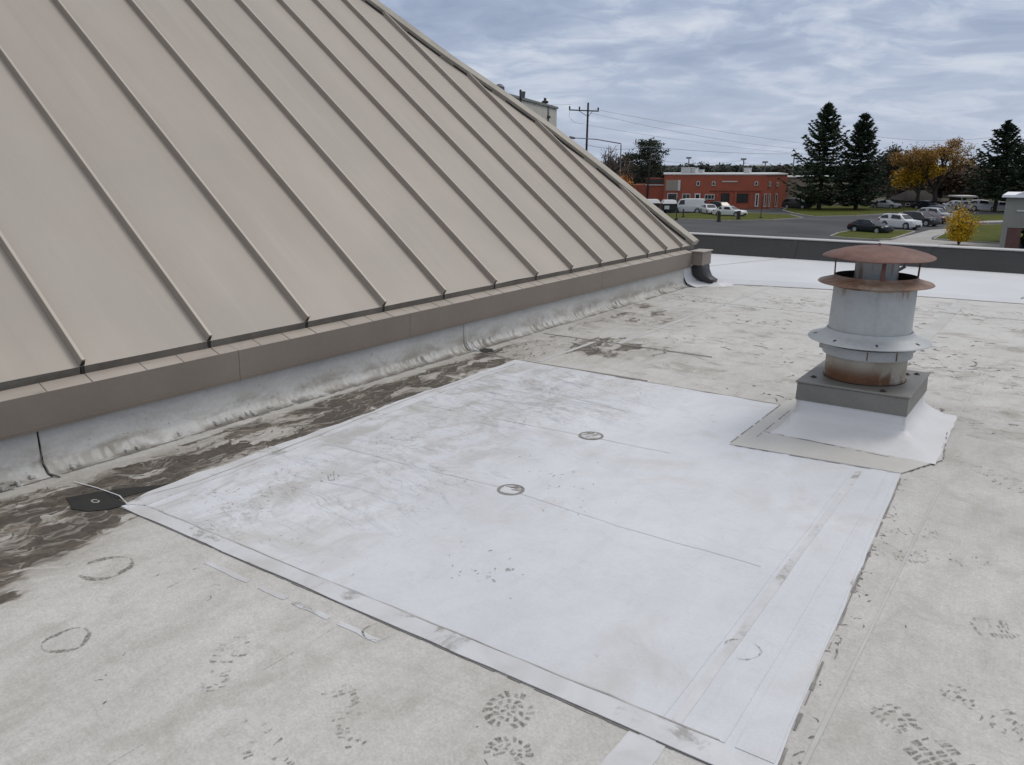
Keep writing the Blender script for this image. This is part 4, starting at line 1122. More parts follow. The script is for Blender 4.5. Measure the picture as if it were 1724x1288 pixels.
rb = thing('red_building', 'low red brick commercial building with white roof edge across the lot', 'building', gp(1290, 351))
A_, B_ = gp(1116, 350.4), gp(1286, 352.0); C_ = gp(1321, 349.4)
FA, FB = Face(A_, B_), Face(B_, C_)
HT = FA.z(1200, 294.5)
nback = (FA.n * -14)
def prism(pts, z0, z1): 
    m_ = MB(); m_.slab([(p.x, p.y) for p in pts], GZ + z0, GZ + z1); return m_
D_ = C_ + nback * 1.0; E_ = A_ + nback
prism([A_, B_, C_, D_, E_], 0, HT).build('wall', M_BRICK, rb)
ex = lambda p, q, k: p + (p - q).normalized() * k
ctr = (A_ + B_ + C_ + D_ + E_) / 5
o_ = [ctr + (p - ctr) * 1.012 for p in (A_, B_, C_, D_, E_)]
m_ = prism(o_, HT, HT + .22); m_.build('roof_edge', M_ROOFW, rb)
mb = MB(); F = FA; F.box(mb, F.t(1196), F.t(1283), F.z(1240, 322.5), F.z(1240, 321), .0, .12); mb.build('brick_band', M_BRICKD, rb)
for (x0, x1, y0, y1, nm, mu) in ((1173, 1179, 305, 313, 'window', 1), (1199, 1205, 305.5, 313, 'window', 1), (1271, 1277, 305.5, 312.5, 'window', 1)): opening(FA, rb, x0, x1, y0, y1, nm, mull=mu, fr=.12)
for (x0, x1, y0, y1, mu) in ((1125, 1142, 325, 339, 1), (1150, 1164, 326, 340, 2), (1188, 1205, 327, 336, 3)): opening(FA, rb, x0, x1, y0, y1, 'window', mull=mu, fr=.13)
opening(FA, rb, 1171, 1181, 325.5, 345, 'door', M_DOORW, fr=.2); opening(FA, rb, 1216, 1230, 325.5, 340, 'shop_window', M_DARK); opening(FA, rb, 1243, 1262, 326, 341, 'shop_window', M_DARK, mull=2)
mb = MB(); FA.box(mb, FA.t(1121.5), FA.t(1146), FA.z(1133, 321), FA.z(1133, 303), .01, .09); pn = mb.build('blank_sign_panel', M_BEIGE, rb)
mb = MB(); FA.box(mb, FA.t(1142), FA.t(1146), FA.z(1144, 321), FA.z(1144, 303), .09, .14); mb.build('panel_trim', M_ROOFW, pn)
mb = MB(); FA.box(mb, FA.t(1216), FA.t(1242), FA.z(1229, 306.6), FA.z(1229, 304.6), .01, .10); mb.build('sign_bar', M_FRAME, rb)
for x in (1185, 1209, 1239, 1266): 
    mb = MB(); FA.box(mb, FA.t(x), FA.t(x + 3), .0, FA.z(x, 322.6), .0, .16); mb.build('pilaster', M_BRICK, rb)
for x0, x1, y0, y1 in ((1295, 1298, 306, 314), (1308, 1311, 307, 314)): opening(FB, rb, x0, x1, y0, y1, fr=.1)
for x0, x1 in ((1274, 1280),): opening(FA, rb, x0, x1, 326, 348, 'door', M_DOORW, fr=.14)
for x0, x1 in ((1289, 1292.5), (1296, 1299), (1307.5, 1311)): opening(FB, rb, x0, x1, 326, 348.5, 'tall_window', M_FRAME, fr=.13)
for xx, dd, w_, h_ in ((1158, 5, 1.6, .9), (1168, 5, 1.4, .8), (1184, 7, .7, .5), (1266, 8, 1.0, .8)):
    p = FA.a + FA.u * FA.t(xx) - FA.n * dd
    mb = MB(); mb.box(p.x - w_ / 2, p.x + w_ / 2, p.y - w_ / 2, p.y + w_ / 2, GZ + HT + .22, GZ + HT + .22 + h_)
    mb.box(p.x - w_ / 2 - .06, p.x + w_ / 2 + .06, p.y - w_ / 2 - .06, p.y + w_ / 2 + .06, GZ + HT + .22 + h_, GZ + HT + .30 + h_); mb.build('rooftop_unit', M_HVAC, rb)
# lower wing on its left
A2, B2 = gp(1066, 348.5), gp(1117.5, 349.6); FW2 = Face(A2, B2)
lw = thing('red_wing', 'lower red wing with a strip of windows left of the red building', 'building', A2)
h2 = FW2.z(1090, 312); prism([A2, B2, B2 + nback * .7, A2 + nback * .7], 0, h2).build('wall', M_BRICK, lw)
m_ = prism([B2 - FW2.u * 3.3, B2 - FW2.u * .05 , B2 - FW2.u * .05 + nback * .6, B2 - FW2.u * 3.3 + nback * .6], h2, h2 + 1.15); m_.build('clerestory', M_BRICKD, lw)
mb = MB(); FW2.box(mb, FW2.len - 3.2, FW2.len - .1, h2 + .35, h2 + .95, .0, .06); mb.build('window', M_GLASSD, lw)
mb = MB(); FW2.box(mb, FW2.len - 3.3, FW2.len - .06, h2, h2 + .16, -.05, .14); mb.build('sill', M_ROOFW, lw)

# tan building half hidden behind the spruces
A3, B3 = gp(1322, 347.2), gp(1425, 347); F3 = Face(A3, B3)
tb = thing('tan_building', 'tan building with pale windows half hidden behind the tall spruces', 'building', A3)
h3 = F3.z(1330, 299); nb3 = -F3.n * 10
prism([A3, B3, B3 + nb3, A3 + nb3], 0, h3).build('wall', M_BEIGE, tb)
mb = MB(); F3.box(mb, -.2, F3.len + .2, h3, h3 + .2, -10.2, .2); mb.build('roof_edge', M_ROOFW, tb)
for x0, x1, y0, y1 in ((1318.5, 1328, 333, 343.5), (1331, 1351, 333, 344), (1392, 1404, 334, 344), (1414, 1424, 334, 344)): opening(F3, tb, x0, x1, y0, y1, fr=.16, mull=2)
# dark grey house and the small red shed behind the golden tree
A4, B4 = gp(1524, 350.6), gp(1582, 350.8); F4 = Face(A4, B4)
hs = thing('grey_house', 'dark grey house with low roof behind the golden trees', 'house', A4)
M_GREYD = simple('dark_grey_siding', (.075, .072, .070), .8, var=.2); M_SHING = simple('dark_shingles', (.06, .057, .055), .9, var=.25, spec=.05)
h4 = F4.z(1550, 338); nb4 = -F4.n * 7
prism([A4, B4, B4 + nb4, A4 + nb4], 0, h4).build('wall', M_GREYD, hs)
mb = MB(); P4 = lambda t, d_, z: tuple(A4 + F4.u * t - F4.n * d_ + Vector((0, 0, z)))
L4 = F4.len
mb.add([P4(-.4, -.4, h4), P4(L4 + .4, -.4, h4), P4(L4 + .4, 7.4, h4), P4(-.4, 7.4, h4), P4(1.5, 3.5, h4 + 1.6), P4(L4 - 1.5, 3.5, h4 + 1.6)], [(0, 1, 5, 4), (1, 2, 5), (2, 3, 4, 5), (3, 0, 4), (3, 2, 1, 0)])
mb.build('roof', M_SHING, hs)
opening(F4, hs, 1530, 1537, 341.5, 346.5, fr=.1); opening(F4, hs, 1556, 1563, 341.5, 346.5, fr=.1)
A5, B5 = gp(1585, 350.2), gp(1603, 350.2); F5 = Face(A5, B5)
rs = thing('red_shed', 'small dark red shed between the grey house and the white cars', 'shed', A5)
h5 = F5.z(1594, 341); prism([A5, B5, B5 - F5.n * 4, A5 - F5.n * 4], 0, h5).build('wall', simple('dark_red_boards', (.13, .03, .028), .8), rs)
mb = MB(); F5.box(mb, -.2, F5.len + .2, h5, h5 + .14, -4.2, .2); mb.build('roof', M_SHING, rs)
mb = MB(); F5.box(mb, F5.len * .3, F5.len * .6, 0, 1.2, .0, .05); mb.build('door', M_BRICKD, rs)
# low canopy beyond the white cars
A6, B6 = gp(1617, 349.5), gp(1646, 349.5); F6 = Face(A6, B6)
cp = thing('flat_canopy', 'dark open shelter with pale flat roof beyond the white cars', 'shelter', A6)
h6 = F6.z(1632, 330); mb = MB(); F6.box(mb, -.3, F6.len + .3, h6 - .25, h6, -4, .3); mb.build('roof', M_FRAME, cp)
for t in (.1, F6.len - .1):
    mb = MB(); F6.box(mb, t - .08, t + .08, 0, h6 - .25, -.2, -.04); mb.build('post', M_FRAME, cp)
mb = MB(); F6.box(mb, 0, F6.len, 0, h6 - .25, -4, -3.8); mb.build('rear_wall', M_GREYD, cp)

# beige building at the right edge
A7 = gp(1681, 419.5); B7 = A7 + Vector((9.5, .35, 0)); F7 = Face(A7, B7)
bb = thing('beige_building', 'beige block building with white roof rim and brick pier at right edge', 'building', A7)
h7 = F7.z(1692, 332); hm = F7.z(1690, 383)
nb7 = -F7.n * 9
P7 = [A7 + nb7 * .0, B7, B7 + nb7, A7 + nb7]
prism([A7 - F7.n * .0, B7, B7 + nb7, A7 + nb7], hm, h7).build('upper_wall', M_GREYB, bb)
prism([A7 + F7.u * 1.6 - F7.n * 2.2, B7 - F7.n * 2.2, B7 + nb7 * .98, A7 + nb7 * .98 + F7.u * 1.6], 0, hm - .003).build('rear_wall', M_GREYD, bb)
mb = MB(); F7.box(mb, .0, .42, 0, hm - .002, -.5, -.01); mb.build('corner_post', M_GREYB, bb)
M_BRICKP = simple('brown_brick', (.135, .068, .058), .85, var=.2, scale=2, fine=.2)
mb = MB(); F7.box(mb, .43, 1.45, 0, hm - .002, -.75, -.03); pier = mb.build('brick_pier', M_BRICKP, bb)
mb = MB(); F7.box(mb, 5.8, 6.8, 0, hm - .002, -.75, -.03); mb.build('brick_pier', M_BRICKP, bb)
mb = MB(); F7.box(mb, .9, 4.6, F7.z(1712, 356), F7.z(1712, 353.5), 0, .06); mb.build('wall_band', M_ROOFW, bb)
mb = MB()
P = lambda t, d_, z: tuple(A7 + F7.u * t + F7.n * d_ + Vector((0, 0, z)))
L7 = F7.len
mb.hexa([P(-.35, .35, h7), P(L7 + .3, .35, h7), P(L7 + .3, -9.3, h7), P(-.35, -9.3, h7)], [P(-.30, .30, h7 + .20), P(L7 + .3, .30, h7 + .28), P(L7 + .3, -9.2, h7 + .28), P(-.30, -9.2, h7 + .20)])
mb.add([P(.6, .2, h7 + .21), P(1.7, .2, h7 + .72), P(1.9, .2, h7 + .26), P(.6, -1.5, h7 + .21), P(1.7, -1.5, h7 + .72), P(1.9, -1.5, h7 + .26)], [(0, 1, 2), (5, 4, 3), (0, 3, 4, 1), (1, 4, 5, 2), (0, 2, 5, 3)])
mb.build('roof_rim', simple('bright_roof_rim', (.74, .75, .77), .6, var=.05), bb)

# cream industrial building peeping over the hip
c1 = far(936, 125); c0 = far(835, 97); F8 = Face(c0, c1)
cb = thing('cream_building', 'tall cream metal clad building showing above the hip of the metal roof', 'building', c1)
h8 = F8.z(934, 183); nb8 = -F8.n * 18
prism([c0, c1, c1 + nb8, c0 + nb8], 0, h8).build('wall', M_CREAM, cb)
mb = MB(); F8.box(mb, -.2, F8.len + .2, h8, h8 + .28, -18.2, .2); mb.build('roof_edge', simple('grey_trim', (.17, .175, .16), .6), cb)
mb = MB(); F8.box(mb, F8.t(920.6), F8.t(922.2), 0, h8, .0, .10); mb.build('downpipe', simple('grey_pipe', (.12, .12, .115), .6), cb)
mb = MB(); F8.box(mb, F8.t(920), F8.t(923), F8.z(921, 199), F8.z(921, 195), .0, .25); mb.build('junction_box', M_BOLT, cb)
for k in range(9):
    t = F8.len * (k + .5) / 9
    mb = MB(); F8.box(mb, t - .02, t + .02, .2, h8 - .02, .0, .012); mb.build('wall_rib', M_CREAM, cb)
p = c0 + F8.u * F8.t(923) - F8.n * .6
mb = MB(); mb.lathe([(.22, GZ + h8), (.22, GZ + h8 + .5), (.45, GZ + h8 + .5), (.5, GZ + h8 + .75), (.2, GZ + h8 + .9), (.18, GZ + h8 + 1.2), (.0, GZ + h8 + 1.25)], (p.x, p.y), 12); mb.build('roof_cowl', M_BOLT, cb)
p = c0 + F8.u * F8.t(861) - F8.n * 1.5
mb = MB(); mb.lathe([(.45, GZ + h8), (.45, GZ + h8 + .6), (.62, GZ + h8 + .75), (.6, GZ + h8 + 1.2), (.3, GZ + h8 + 1.5), (0, GZ + h8 + 1.55)], (p.x, p.y), 14); mb.build('roof_fan', simple('grey_fan', (.11, .11, .13), .5, .3), cb)

# ------------------------------------------------------------------ poles and wires
M_POLE = simple('dark_pole_wood', (.040, .034, .030), .9, var=.25, scale=1)
M_WIRE = simple('weathered_wire', (.16, .17, .18), .6)
M_LAMP = simple('grey_lamp_metal', (.15, .155, .16), .5, .3)
def utility_pole(base, h, label, arm=None, lean=0, rad=.15, insul=True, arm_z=None, drop=False):
    t = thing('utility_pole', label, 'utility pole', base)
    mb = MB(); mb.tube([(0, 0, 0), (lean * .5, 0, h * .5), (lean, 0, h)], [rad, rad * .85, rad * .68], 8); q = mb.build('pole', M_POLE, t, world=False)
    if arm:
        az = arm_z or h - .9; a = arm; ux, uy = RT.x, RT.y
        ux, uy = (Vector((ux, uy, 0)) + Vector((uy, -ux, 0)) * .3).normalized().xy
        mb = MB(); L_, R_ = a
        mb.tube([(lean + ux * L_, uy * L_, az), (lean + ux * R_, uy * R_, az - .25)], .09, 6); mb.build('crossarm', M_POLE, t, world=False)
        mb = MB()
        for s in (L_, R_):
            mb.tube([(lean + ux * s * .5, uy * s * .5, az - .1), (lean, 0, az - .95)], .035, 5)
        mb.build('brace', M_POLE, t, world=False)
        for s in (L_ * .97, L_ * .45, R_ * .95):
            k = (s - L_) / (R_ - L_)
            mb = MB(); mb.tube([(lean + ux * s, uy * s, az - .25 * k + .05), (lean + ux * s, uy * s, az - .25 * k + .28), (lean + ux * s, uy * s, az - .25 * k + .5)], [.06, .13, .08], 8); mb.build('insulator', M_POLE, t, world=False)
    return t
P1 = far(985, 118); H1 = top(P1, 988, 173)
utility_pole(P1, H1, 'tall utility pole with crossarm rising behind the metal roof hip', arm=(-2.7, 1.5), lean=.25, rad=.19)
P2 = gp(1088, 349); H2 = top(P2, 1092, 236)
utility_pole(P2, H2, 'plain leaning utility pole in front of the dark pine', lean=.45, rad=.17)
P3 = far(876, 88); H3 = top(P3, 876, 151)
t3 = utility_pole(P3, H3, 'utility pole with floodlight beside the cream building', rad=.17)
mb = MB(); mb.tube([(.1, 0, H3 - .5), (.45, -.1, H3 - .5)], .05, 6); mb.tube([(.35, -.1, H3 - .85), (.38, -.1, H3 - .2)], [.22, .28], 10); mb.build('floodlight', M_LAMP, t3, world=False)
labels = ['slim pole above the left end of the far treeline', 'slim pole with short arm above the round dark tree', 'short lamp pole between the round tree and the tall spruces', 'thin mast just left of the tall spruces']
for (x, yt, yb, dd), lb in zip(((1158, 265, 285, 170), (1250, 267, 290, 165), (1286.5, 272, 290, 165), (1334, 261, 285, 160)), labels):
    b_ = far(x, dd); h_ = top(b_, x, yt)
    t = thing('street_pole', lb, 'pole', b_, group='slim poles above the treeline')
    mb = MB(); mb.tube([(0, 0, 0), (.1, 0, h_)], [.14, .10], 6); mb.build('pole', M_LAMP, t, world=False)
    mb = MB(); mb.box(-.45, .55, -.15, .15, h_ - .25, h_ + .05); mb.build('lamp_head', M_LAMP, t, world=False)
def wire(pts, label, rad=.022, sag=.6):
    mb = MB(); full = []
    for a, b_ in zip(pts, pts[1:]):
        for k in range(12): 
            q = a.lerp(b_, k / 12); full.append((q.x, q.y, q.z - 4 * sag * (k / 12) * (1 - k / 12)))
    full.append(tuple(pts[-1])); mb.tube(full, rad, 4)
    tag(mb.build('overhead_wire', M_WIRE), label, 'wire', 'overhead wires')
def wp(x, y, d_):
    r = ray(x, y); k = d_ / math.hypot(r.x, r.y); return Vector((r.x * k, r.y * k, EYE + r.z * k))
wire([wp(1001, 184, 118), wp(1390, 246, 150)], 'topmost overhead wire leaving the right end of the crossarm', .018, sag=.3)
wire([wp(994, 190, 118), wp(1390, 254, 150)], 'overhead wire leaving the crossarm just below the topmost one', .018, sag=.8)
wire([wp(986, 210, 118), wp(1390, 262, 160)], 'overhead wire tied to the pole midway below the crossarm', .016, sag=.5)
wire([wp(1445, 226, 160), wp(1760, 216, 190)], 'overhead wire running right from behind the pair of spruces', .022, sag=1.6)
wire([wp(985, 243, 118), wp(1090, 247, 128), wp(1400, 258, 170)], 'lowest long overhead wire passing the dark pine top', .028, sag=.5)
wire([wp(1092, 268, 130), wp(1250, 270, 165), wp(1287, 274, 165)], 'short low wire between the slim poles over the treeline', .02, sag=.6)
wire([wp(960, 182, 118), wp(958, 196, 118), wp(966, 206, 118), wp(984, 209, 118)], 'loose looped wire hanging from the left end of the crossarm', .02, sag=.0)
wire([wp(962, 176, 118), wp(700, 150, 100)], 'overhead wire running left from the crossarm behind the metal roof', .018, sag=.6)
# long lamp arm beside the bare tree
la = thing('lamp_arm_pole', 'slim street lamp with long level arm in front of the bare brown trees', 'street lamp', far(1044, 112))
hA = top(la.location, 1020, 242); u = RT
mb = MB(); mb.tube([(0, 0, 0), (0, 0, hA - .1)], [.11, .07], 6); mb.build('pole', M_LAMP, la, world=False)
mb = MB(); mb.tube([(u.x * -6.6, u.y * -6.6, hA + .75), (u.x * -3.3, u.y * -3.3, hA + .55), (0, 0, hA)], [.05, .07, .08], 6); mb.build('arm', M_LAMP, la, world=False)
mb = MB(); mb.tube([(u.x * -6.9, u.y * -6.9, hA + .82), (u.x * -6.1, u.y * -6.1, hA + .70)], [.20, .12], 8); mb.build('lamp_head', M_LAMP, la, world=False)
# bollards and thin posts along the grass strip
lbs = ['black bollard post left of the white car on the grass strip', 'black bollard post in front of the white car', 'black bollard post under the rear of the white car', 'tall thin sign post at the right end of the grass strip', 'short post beside the white box trailer']
for (x, yb, yt, r_), lb in zip(((1138.5, 370.5, 333, .06), (1210, 373.5, 357, .22), (1243, 371, 355, .24), (1280.5, 368.5, 330, .05), (1150, 367, 352, .10)), lbs):
    b_ = gp(x, yb); h_ = top(b_, x, yt)
    t = thing('post', lb, 'post', b_, group='posts along the grass strip')
    mb = MB(); mb.tube([(0, 0, 0), (0, 0, h_)], r_, 8); mb.build('shaft', M_POLE, t, world=False)
    mb = MB(); mb.tube([(0, 0, 0), (0, 0, .25)], max(.2, r_ + .06), 8); mb.build('footing', M_POLE, t, world=False)

# ------------------------------------------------------------------ vehicles
M_TYRE = simple('tyre_rubber', (.018, .018, .018), .8); M_RIM = simple('alloy_rim', (.42, .42, .43), .35, .6)
M_CGLASS = simple('car_glass', (.012, .016, .020), .12, spec=.5)
M_HEADL = simple('headlamp_lens', (.55, .56, .58), .2); M_TAIL = simple('tail_lamp_lens', (.30, .022, .018), .3)
M_TRIM = simple('black_trim', (.02, .02, .022), .6)
def paint(name, c): return simple('paint_' + name, c, .28, .0, var=.03, spec=.35)
def lerp_prof(prof, x):
    for (a, za), (b_, zb) in zip(prof, prof[1:]):
        if x <= b_: return za + (zb - za) * (x - a) / (b_ - a)
    return prof[-1][1]
KINDS = {
    'sedan': dict(L=4.7, W=1.80, wb=(.92, 3.62), wr=.33, body=[(0, .70), (.08, .86), (.9, .93), (3.5, .95), (4.5, .98), (4.66, .90), (4.7, .62)], cab=[(1.25, .93), (2.05, 1.40), (2.9, 1.44), (3.4, 1.38), (4.25, .97)]),
    'suv': dict(L=4.65, W=1.86, wb=(.90, 3.60), wr=.37, body=[(0, .72), (.08, .98), (1.0, 1.05), (3.6, 1.08), (4.55, 1.10), (4.62, .98), (4.65, .6)], cab=[(1.15, 1.05), (1.85, 1.60), (2.8, 1.68), (4.0, 1.62), (4.58, 1.12)]),
    'pickup': dict(L=5.4, W=1.95, wb=(.98, 4.2), wr=.40, body=[(0, .8), (.06, 1.08), (1.2, 1.16), (3.3, 1.16), (3.35, 1.18), (5.3, 1.18), (5.4, .7)], cab=[(1.30, 1.15), (1.95, 1.80), (2.8, 1.86), (3.25, 1.80), (3.38, 1.17)]),
    'van': dict(L=5.2, W=2.0, wb=(.95, 4.1), wr=.36, body=[(0, .75), (.06, 1.02), (.8, 1.15), (4.0, 1.2), (5.1, 1.2), (5.2, .6)], cab=[(.75, 1.13), (1.45, 2.02), (2.4, 2.12), (4.9, 2.12), (5.14, 1.2)]),
}
def car(kind, base, heading, m, label, cat, group, rack=False):
    K = KINDS[kind]; L, Wd = K['L'], K['W'] / 2
    t = thing('parked_car' if kind not in ('pickup', 'van') else 'parked_' + kind, label, cat, base, heading, group)
    X = lambda x: L / 2 - x
    xs = sorted(set(np.round(np.concatenate([np.linspace(0, L, 34), [w + d_ for w in K['wb'] for d_ in (-K['wr'] - .06, K['wr'] + .06, 0, -K['wr'] * .6, K['wr'] * .6)]]), 3)))
    vs = []
    for x in xs:
        zt = lerp_prof(K['body'], x); e = min(x, L - x); wf = Wd * (1 - .16 * max(0, 1 - e / .55) ** 2)
        zb = .24 + .10 * max(0, 1 - e / .4)
        for w in K['wb']:
            dd = abs(x - w); rr = K['wr'] + .06
            if dd < rr: zb = max(zb, K['wr'] + math.sqrt(rr * rr - dd * dd) * .95)
        zb = min(zb, zt - .12); zm = zb + (zt - zb) * .55
        ring = [(-wf * .94, zb), (-wf, zm), (-wf * .97, zt - .10), (-wf * .84, zt - .01), (0, zt + .03), (wf * .84, zt - .01), (wf * .97, zt - .10), (wf, zm), (wf * .94, zb)]
        vs += [(X(x), y, z) for y, z in ring]
    n = len(xs); k = 9
    mb = MB(); mb.add(vs, [(i * k + j, i * k + j + 1, (i + 1) * k + j + 1, (i + 1) * k + j) for i in range(n - 1) for j in range(k - 1)] + [tuple(range(k)), tuple(range((n - 1) * k, n * k))])
    smooth_angle(mb.build('body', m, t, world=False), 45)
    mb = MB(); mb.box(-L / 2 + .15, L / 2 - .15, -Wd * .86, Wd * .86, .22, .60); mb.build('underbody', M_TRIM, t, world=False)
    C_ = K['cab']; vs = []
    fine = []
    for a, b_ in zip(C_, C_[1:]):
        for q in range(4): fine.append((a[0] + (b_[0] - a[0]) * q / 4, a[1] + (b_[1] - a[1]) * q / 4))
    fine.append(C_[-1])
    for x, z in fine:
        zb = lerp_prof(K['body'], x) - .03; tt = max(0, (z - zb)) / .62
        wt = Wd * (.86 - .14 * min(1, tt)); 
        vs += [(X(x), -Wd * .90, zb), (X(x), -wt, z - .05 * min(1, tt)), (X(x), -wt * .8, z), (X(x), wt * .8, z), (X(x), wt, z - .05 * min(1, tt)), (X(x), Wd * .90, zb)]
    n = len(fine); mb = MB(); mb.add(vs, [(i * 6 + j, i * 6 + j + 1, i * 6 + 7 + j, i * 6 + 6 + j) for i in range(n - 1) for j in range(5)])
    smooth_angle(mb.build('cabin', m, t, world=False), 50)
    # glass, set proud of the cabin shell
    def cabpt(x, s, f):
        z = lerp_prof(C_, x); zb = lerp_prof(K['body'], x); tt = min(1, max(0, (z - zb)) / .62); wt = Wd * (.86 - .14 * tt)
        y = Wd * .895 + (wt - Wd * .895) * f; zz = zb + (z - .05 * tt - zb) * f
        return (X(x), s * (y + .012), zz)
    xa, xb_, xc, xd, xe = [q[0] for q in (C_ + [C_[-1]])[:5]]
    mid_ = (xb_ + xe) / 2
    for s in (-1, 1):
        if kind == 'pickup': spans = [(xb_ - .25, xd - .08)]
        elif kind == 'van': spans = [(xb_ - .35, xb_ + .75)]
        else: spans = [(xb_ - .42, mid_ - .28), (mid_ - .20, xd + .25)]
        for a, b_ in spans:
            q = [cabpt(a + .20, s, .12), cabpt(b_, s, .12), cabpt(b_ - .05, s, .88), cabpt(a + .42, s, .88)]
            mb = MB(); mb.quad(*q); mb.build('side_window', M_CGLASS, t, world=False, fix=False)
    def screen(x0, x1, name):
        z0, z1 = lerp_prof(C_, x0), lerp_prof(C_, x1); o_ = .014
        w0, w1 = Wd * .74, Wd * .60; sx = 1 if x0 < x1 else -1
        mb = MB(); mb.quad((X(x0) + sx * o_, -w0, z0 + o_), (X(x0) + sx * o_, w0, z0 + o_), (X(x1) + sx * o_, w1, z1 + o_), (X(x1) + sx * o_, -w1, z1 + o_)); mb.build(name, M_CGLASS, t, world=False, fix=False)
    screen(xa + .08, xb_ - .06, 'windshield'); screen(C_[-1][0] - .06, C_[-2][0] + .08, 'rear_window')
    for w in K['wb']:
        for s in (-1, 1):
            mb = MB(); y0, y1 = s * (Wd - .23), s * (Wd - .01)
            mb.tube([(X(w), y0, K['wr']), (X(w), y1, K['wr'])], K['wr'], 18); wh = mb.build('wheel', M_TYRE, t, world=False)
            mb = MB(); mb.tube([(X(w), y1 - s * .02, K['wr']), (X(w), y1 + s * .015, K['wr'])], K['wr'] * .66, 14); mb.build('rim', M_RIM, wh, world=False)
    for s in (-1, 1):
        zf = lerp_prof(K['body'], .15) - .20; zr = lerp_prof(K['body'], L - .1) - .22
        mb = MB(); mb.hexa([(L / 2 - .30, s * Wd * .60, zf), (L / 2 + .005, s * Wd * .60, zf), (L / 2 - .22, s * Wd * .96, zf), (L / 2 - .45, s * Wd * .96, zf)], [(L / 2 - .30, s * Wd * .60, zf + .13), (L / 2 - .03, s * Wd * .60, zf + .13), (L / 2 - .24, s * Wd * .96, zf + .15), (L / 2 - .45, s * Wd * .96, zf + .15)]); mb.build('headlight', M_HEADL, t, world=False)
        mb = MB(); mb.hexa([(-L / 2 - .005, s * Wd * .60, zr), (-L / 2 + .3, s * Wd * .60, zr), (-L / 2 + .4, s * Wd * .975, zr), (-L / 2 + .16, s * Wd * .975, zr)], [(-L / 2 - .002, s * Wd * .60, zr + .16), (-L / 2 + .3, s * Wd * .60, zr + .16), (-L / 2 + .4, s * Wd * .975, zr + .16), (-L / 2 + .17, s * Wd * .975, zr + .16)]); mb.build('tail_light', M_TAIL, t, world=False)
    mb = MB(); mb.box(L / 2 - .2, L / 2 + .01, -Wd * .55, Wd * .55, .34, .52); mb.build('grille', M_TRIM, t, world=False)
    if rack:
        for s in (-1, 1):
            mb = MB(); mb.tube([(X(C_[1][0] + .3), s * Wd * .66, C_[2][1] + .03), (X(C_[3][0]), s * Wd * .66, C_[2][1] + .03)], .03, 5); mb.build('roof_rail', M_TRIM, t, world=False)
    return t
WHITE, BLACK, DGREY, SILVER, MAROON, NAVY = paint('white', (.62, .63, .64)), paint('black', (.013, .016, .020)), paint('charcoal', (.05, .05, .055)), paint('silver', (.33, .34, .36)), paint('maroon', (.06, .022, .024)), paint('navy', (.03, .045, .065))
GR = 'cars parked in the row by the grass island'
HD = R(-24)
car('sedan', gp(1464, 391.8), HD, BLACK, 'black sedan parked nearest on the grass island', 'car', GR)
car('suv', gp(1513, 384.6), HD, WHITE, 'white wagon with roof rails parked behind the black sedan', 'car', GR, True)
car('suv', gp(1547, 379.6), HD, DGREY, 'charcoal car parked right behind the white wagon', 'car', GR)
car('sedan', gp(1562, 375.2), HD, MAROON, 'dark maroon car parked behind the charcoal one', 'car', GR)
car('suv', gp(1574, 371.6), HD, SILVER, 'silver car parked behind the dark maroon one', 'car', GR)
car('suv', gp(1585, 367.6), HD, NAVY, 'dark navy car at the far end of the parked row', 'car', GR)
GL = 'vehicles parked by the red building'
car('sedan', gp(1228, 364.2), R(-8), WHITE, 'white car standing on the grass strip behind the bollards', 'car', GL)
car('suv', gp(1214, 358.4), R(-30), BLACK, 'black sport utility car behind the white car on the strip', 'car', GL)
car('sedan', gp(1194, 360.6), R(-50), WHITE, 'small white car parked left of the black one', 'car', GL)
car('pickup', gp(1181, 357.2), R(-150), NAVY, 'dark blue pickup with its hood toward the white van', 'pickup', GL)
car('van', gp(1158, 358.4), R(-165), WHITE, 'big white van parked in front of the red wing', 'van', GL)
GF = 'white cars beyond the side lawn'
car('sedan', gp(1612, 353.2), R(5), WHITE, 'white car beside the red shed far behind the yellow shrub', 'car', GF)
car('sedan', gp(1627, 353.6), R(8), SILVER, 'silver car right of the white one by the shelter', 'car', GF)
car('suv', gp(1655, 354.6), R(5), WHITE, 'white car left of the right hand spruce trunk', 'car', GF)
car('sedan', gp(1687, 355.4), R(5), WHITE, 'white car right of the spruce trunk by the beige building', 'car', GF)
car('sedan', gp(1490, 351.4), R(-15), SILVER, 'silver car under the brown trees right of the spruces', 'car', 'cars under the golden trees')
car('sedan', gp(1560, 353.0), R(-20), BLACK, 'black car in front of the dark grey house', 'car', 'cars under the golden trees')
car('suv', gp(1341, 351.4), R(-10), DGREY, 'charcoal car parked before the tan building', 'car', 'cars by the tan building')
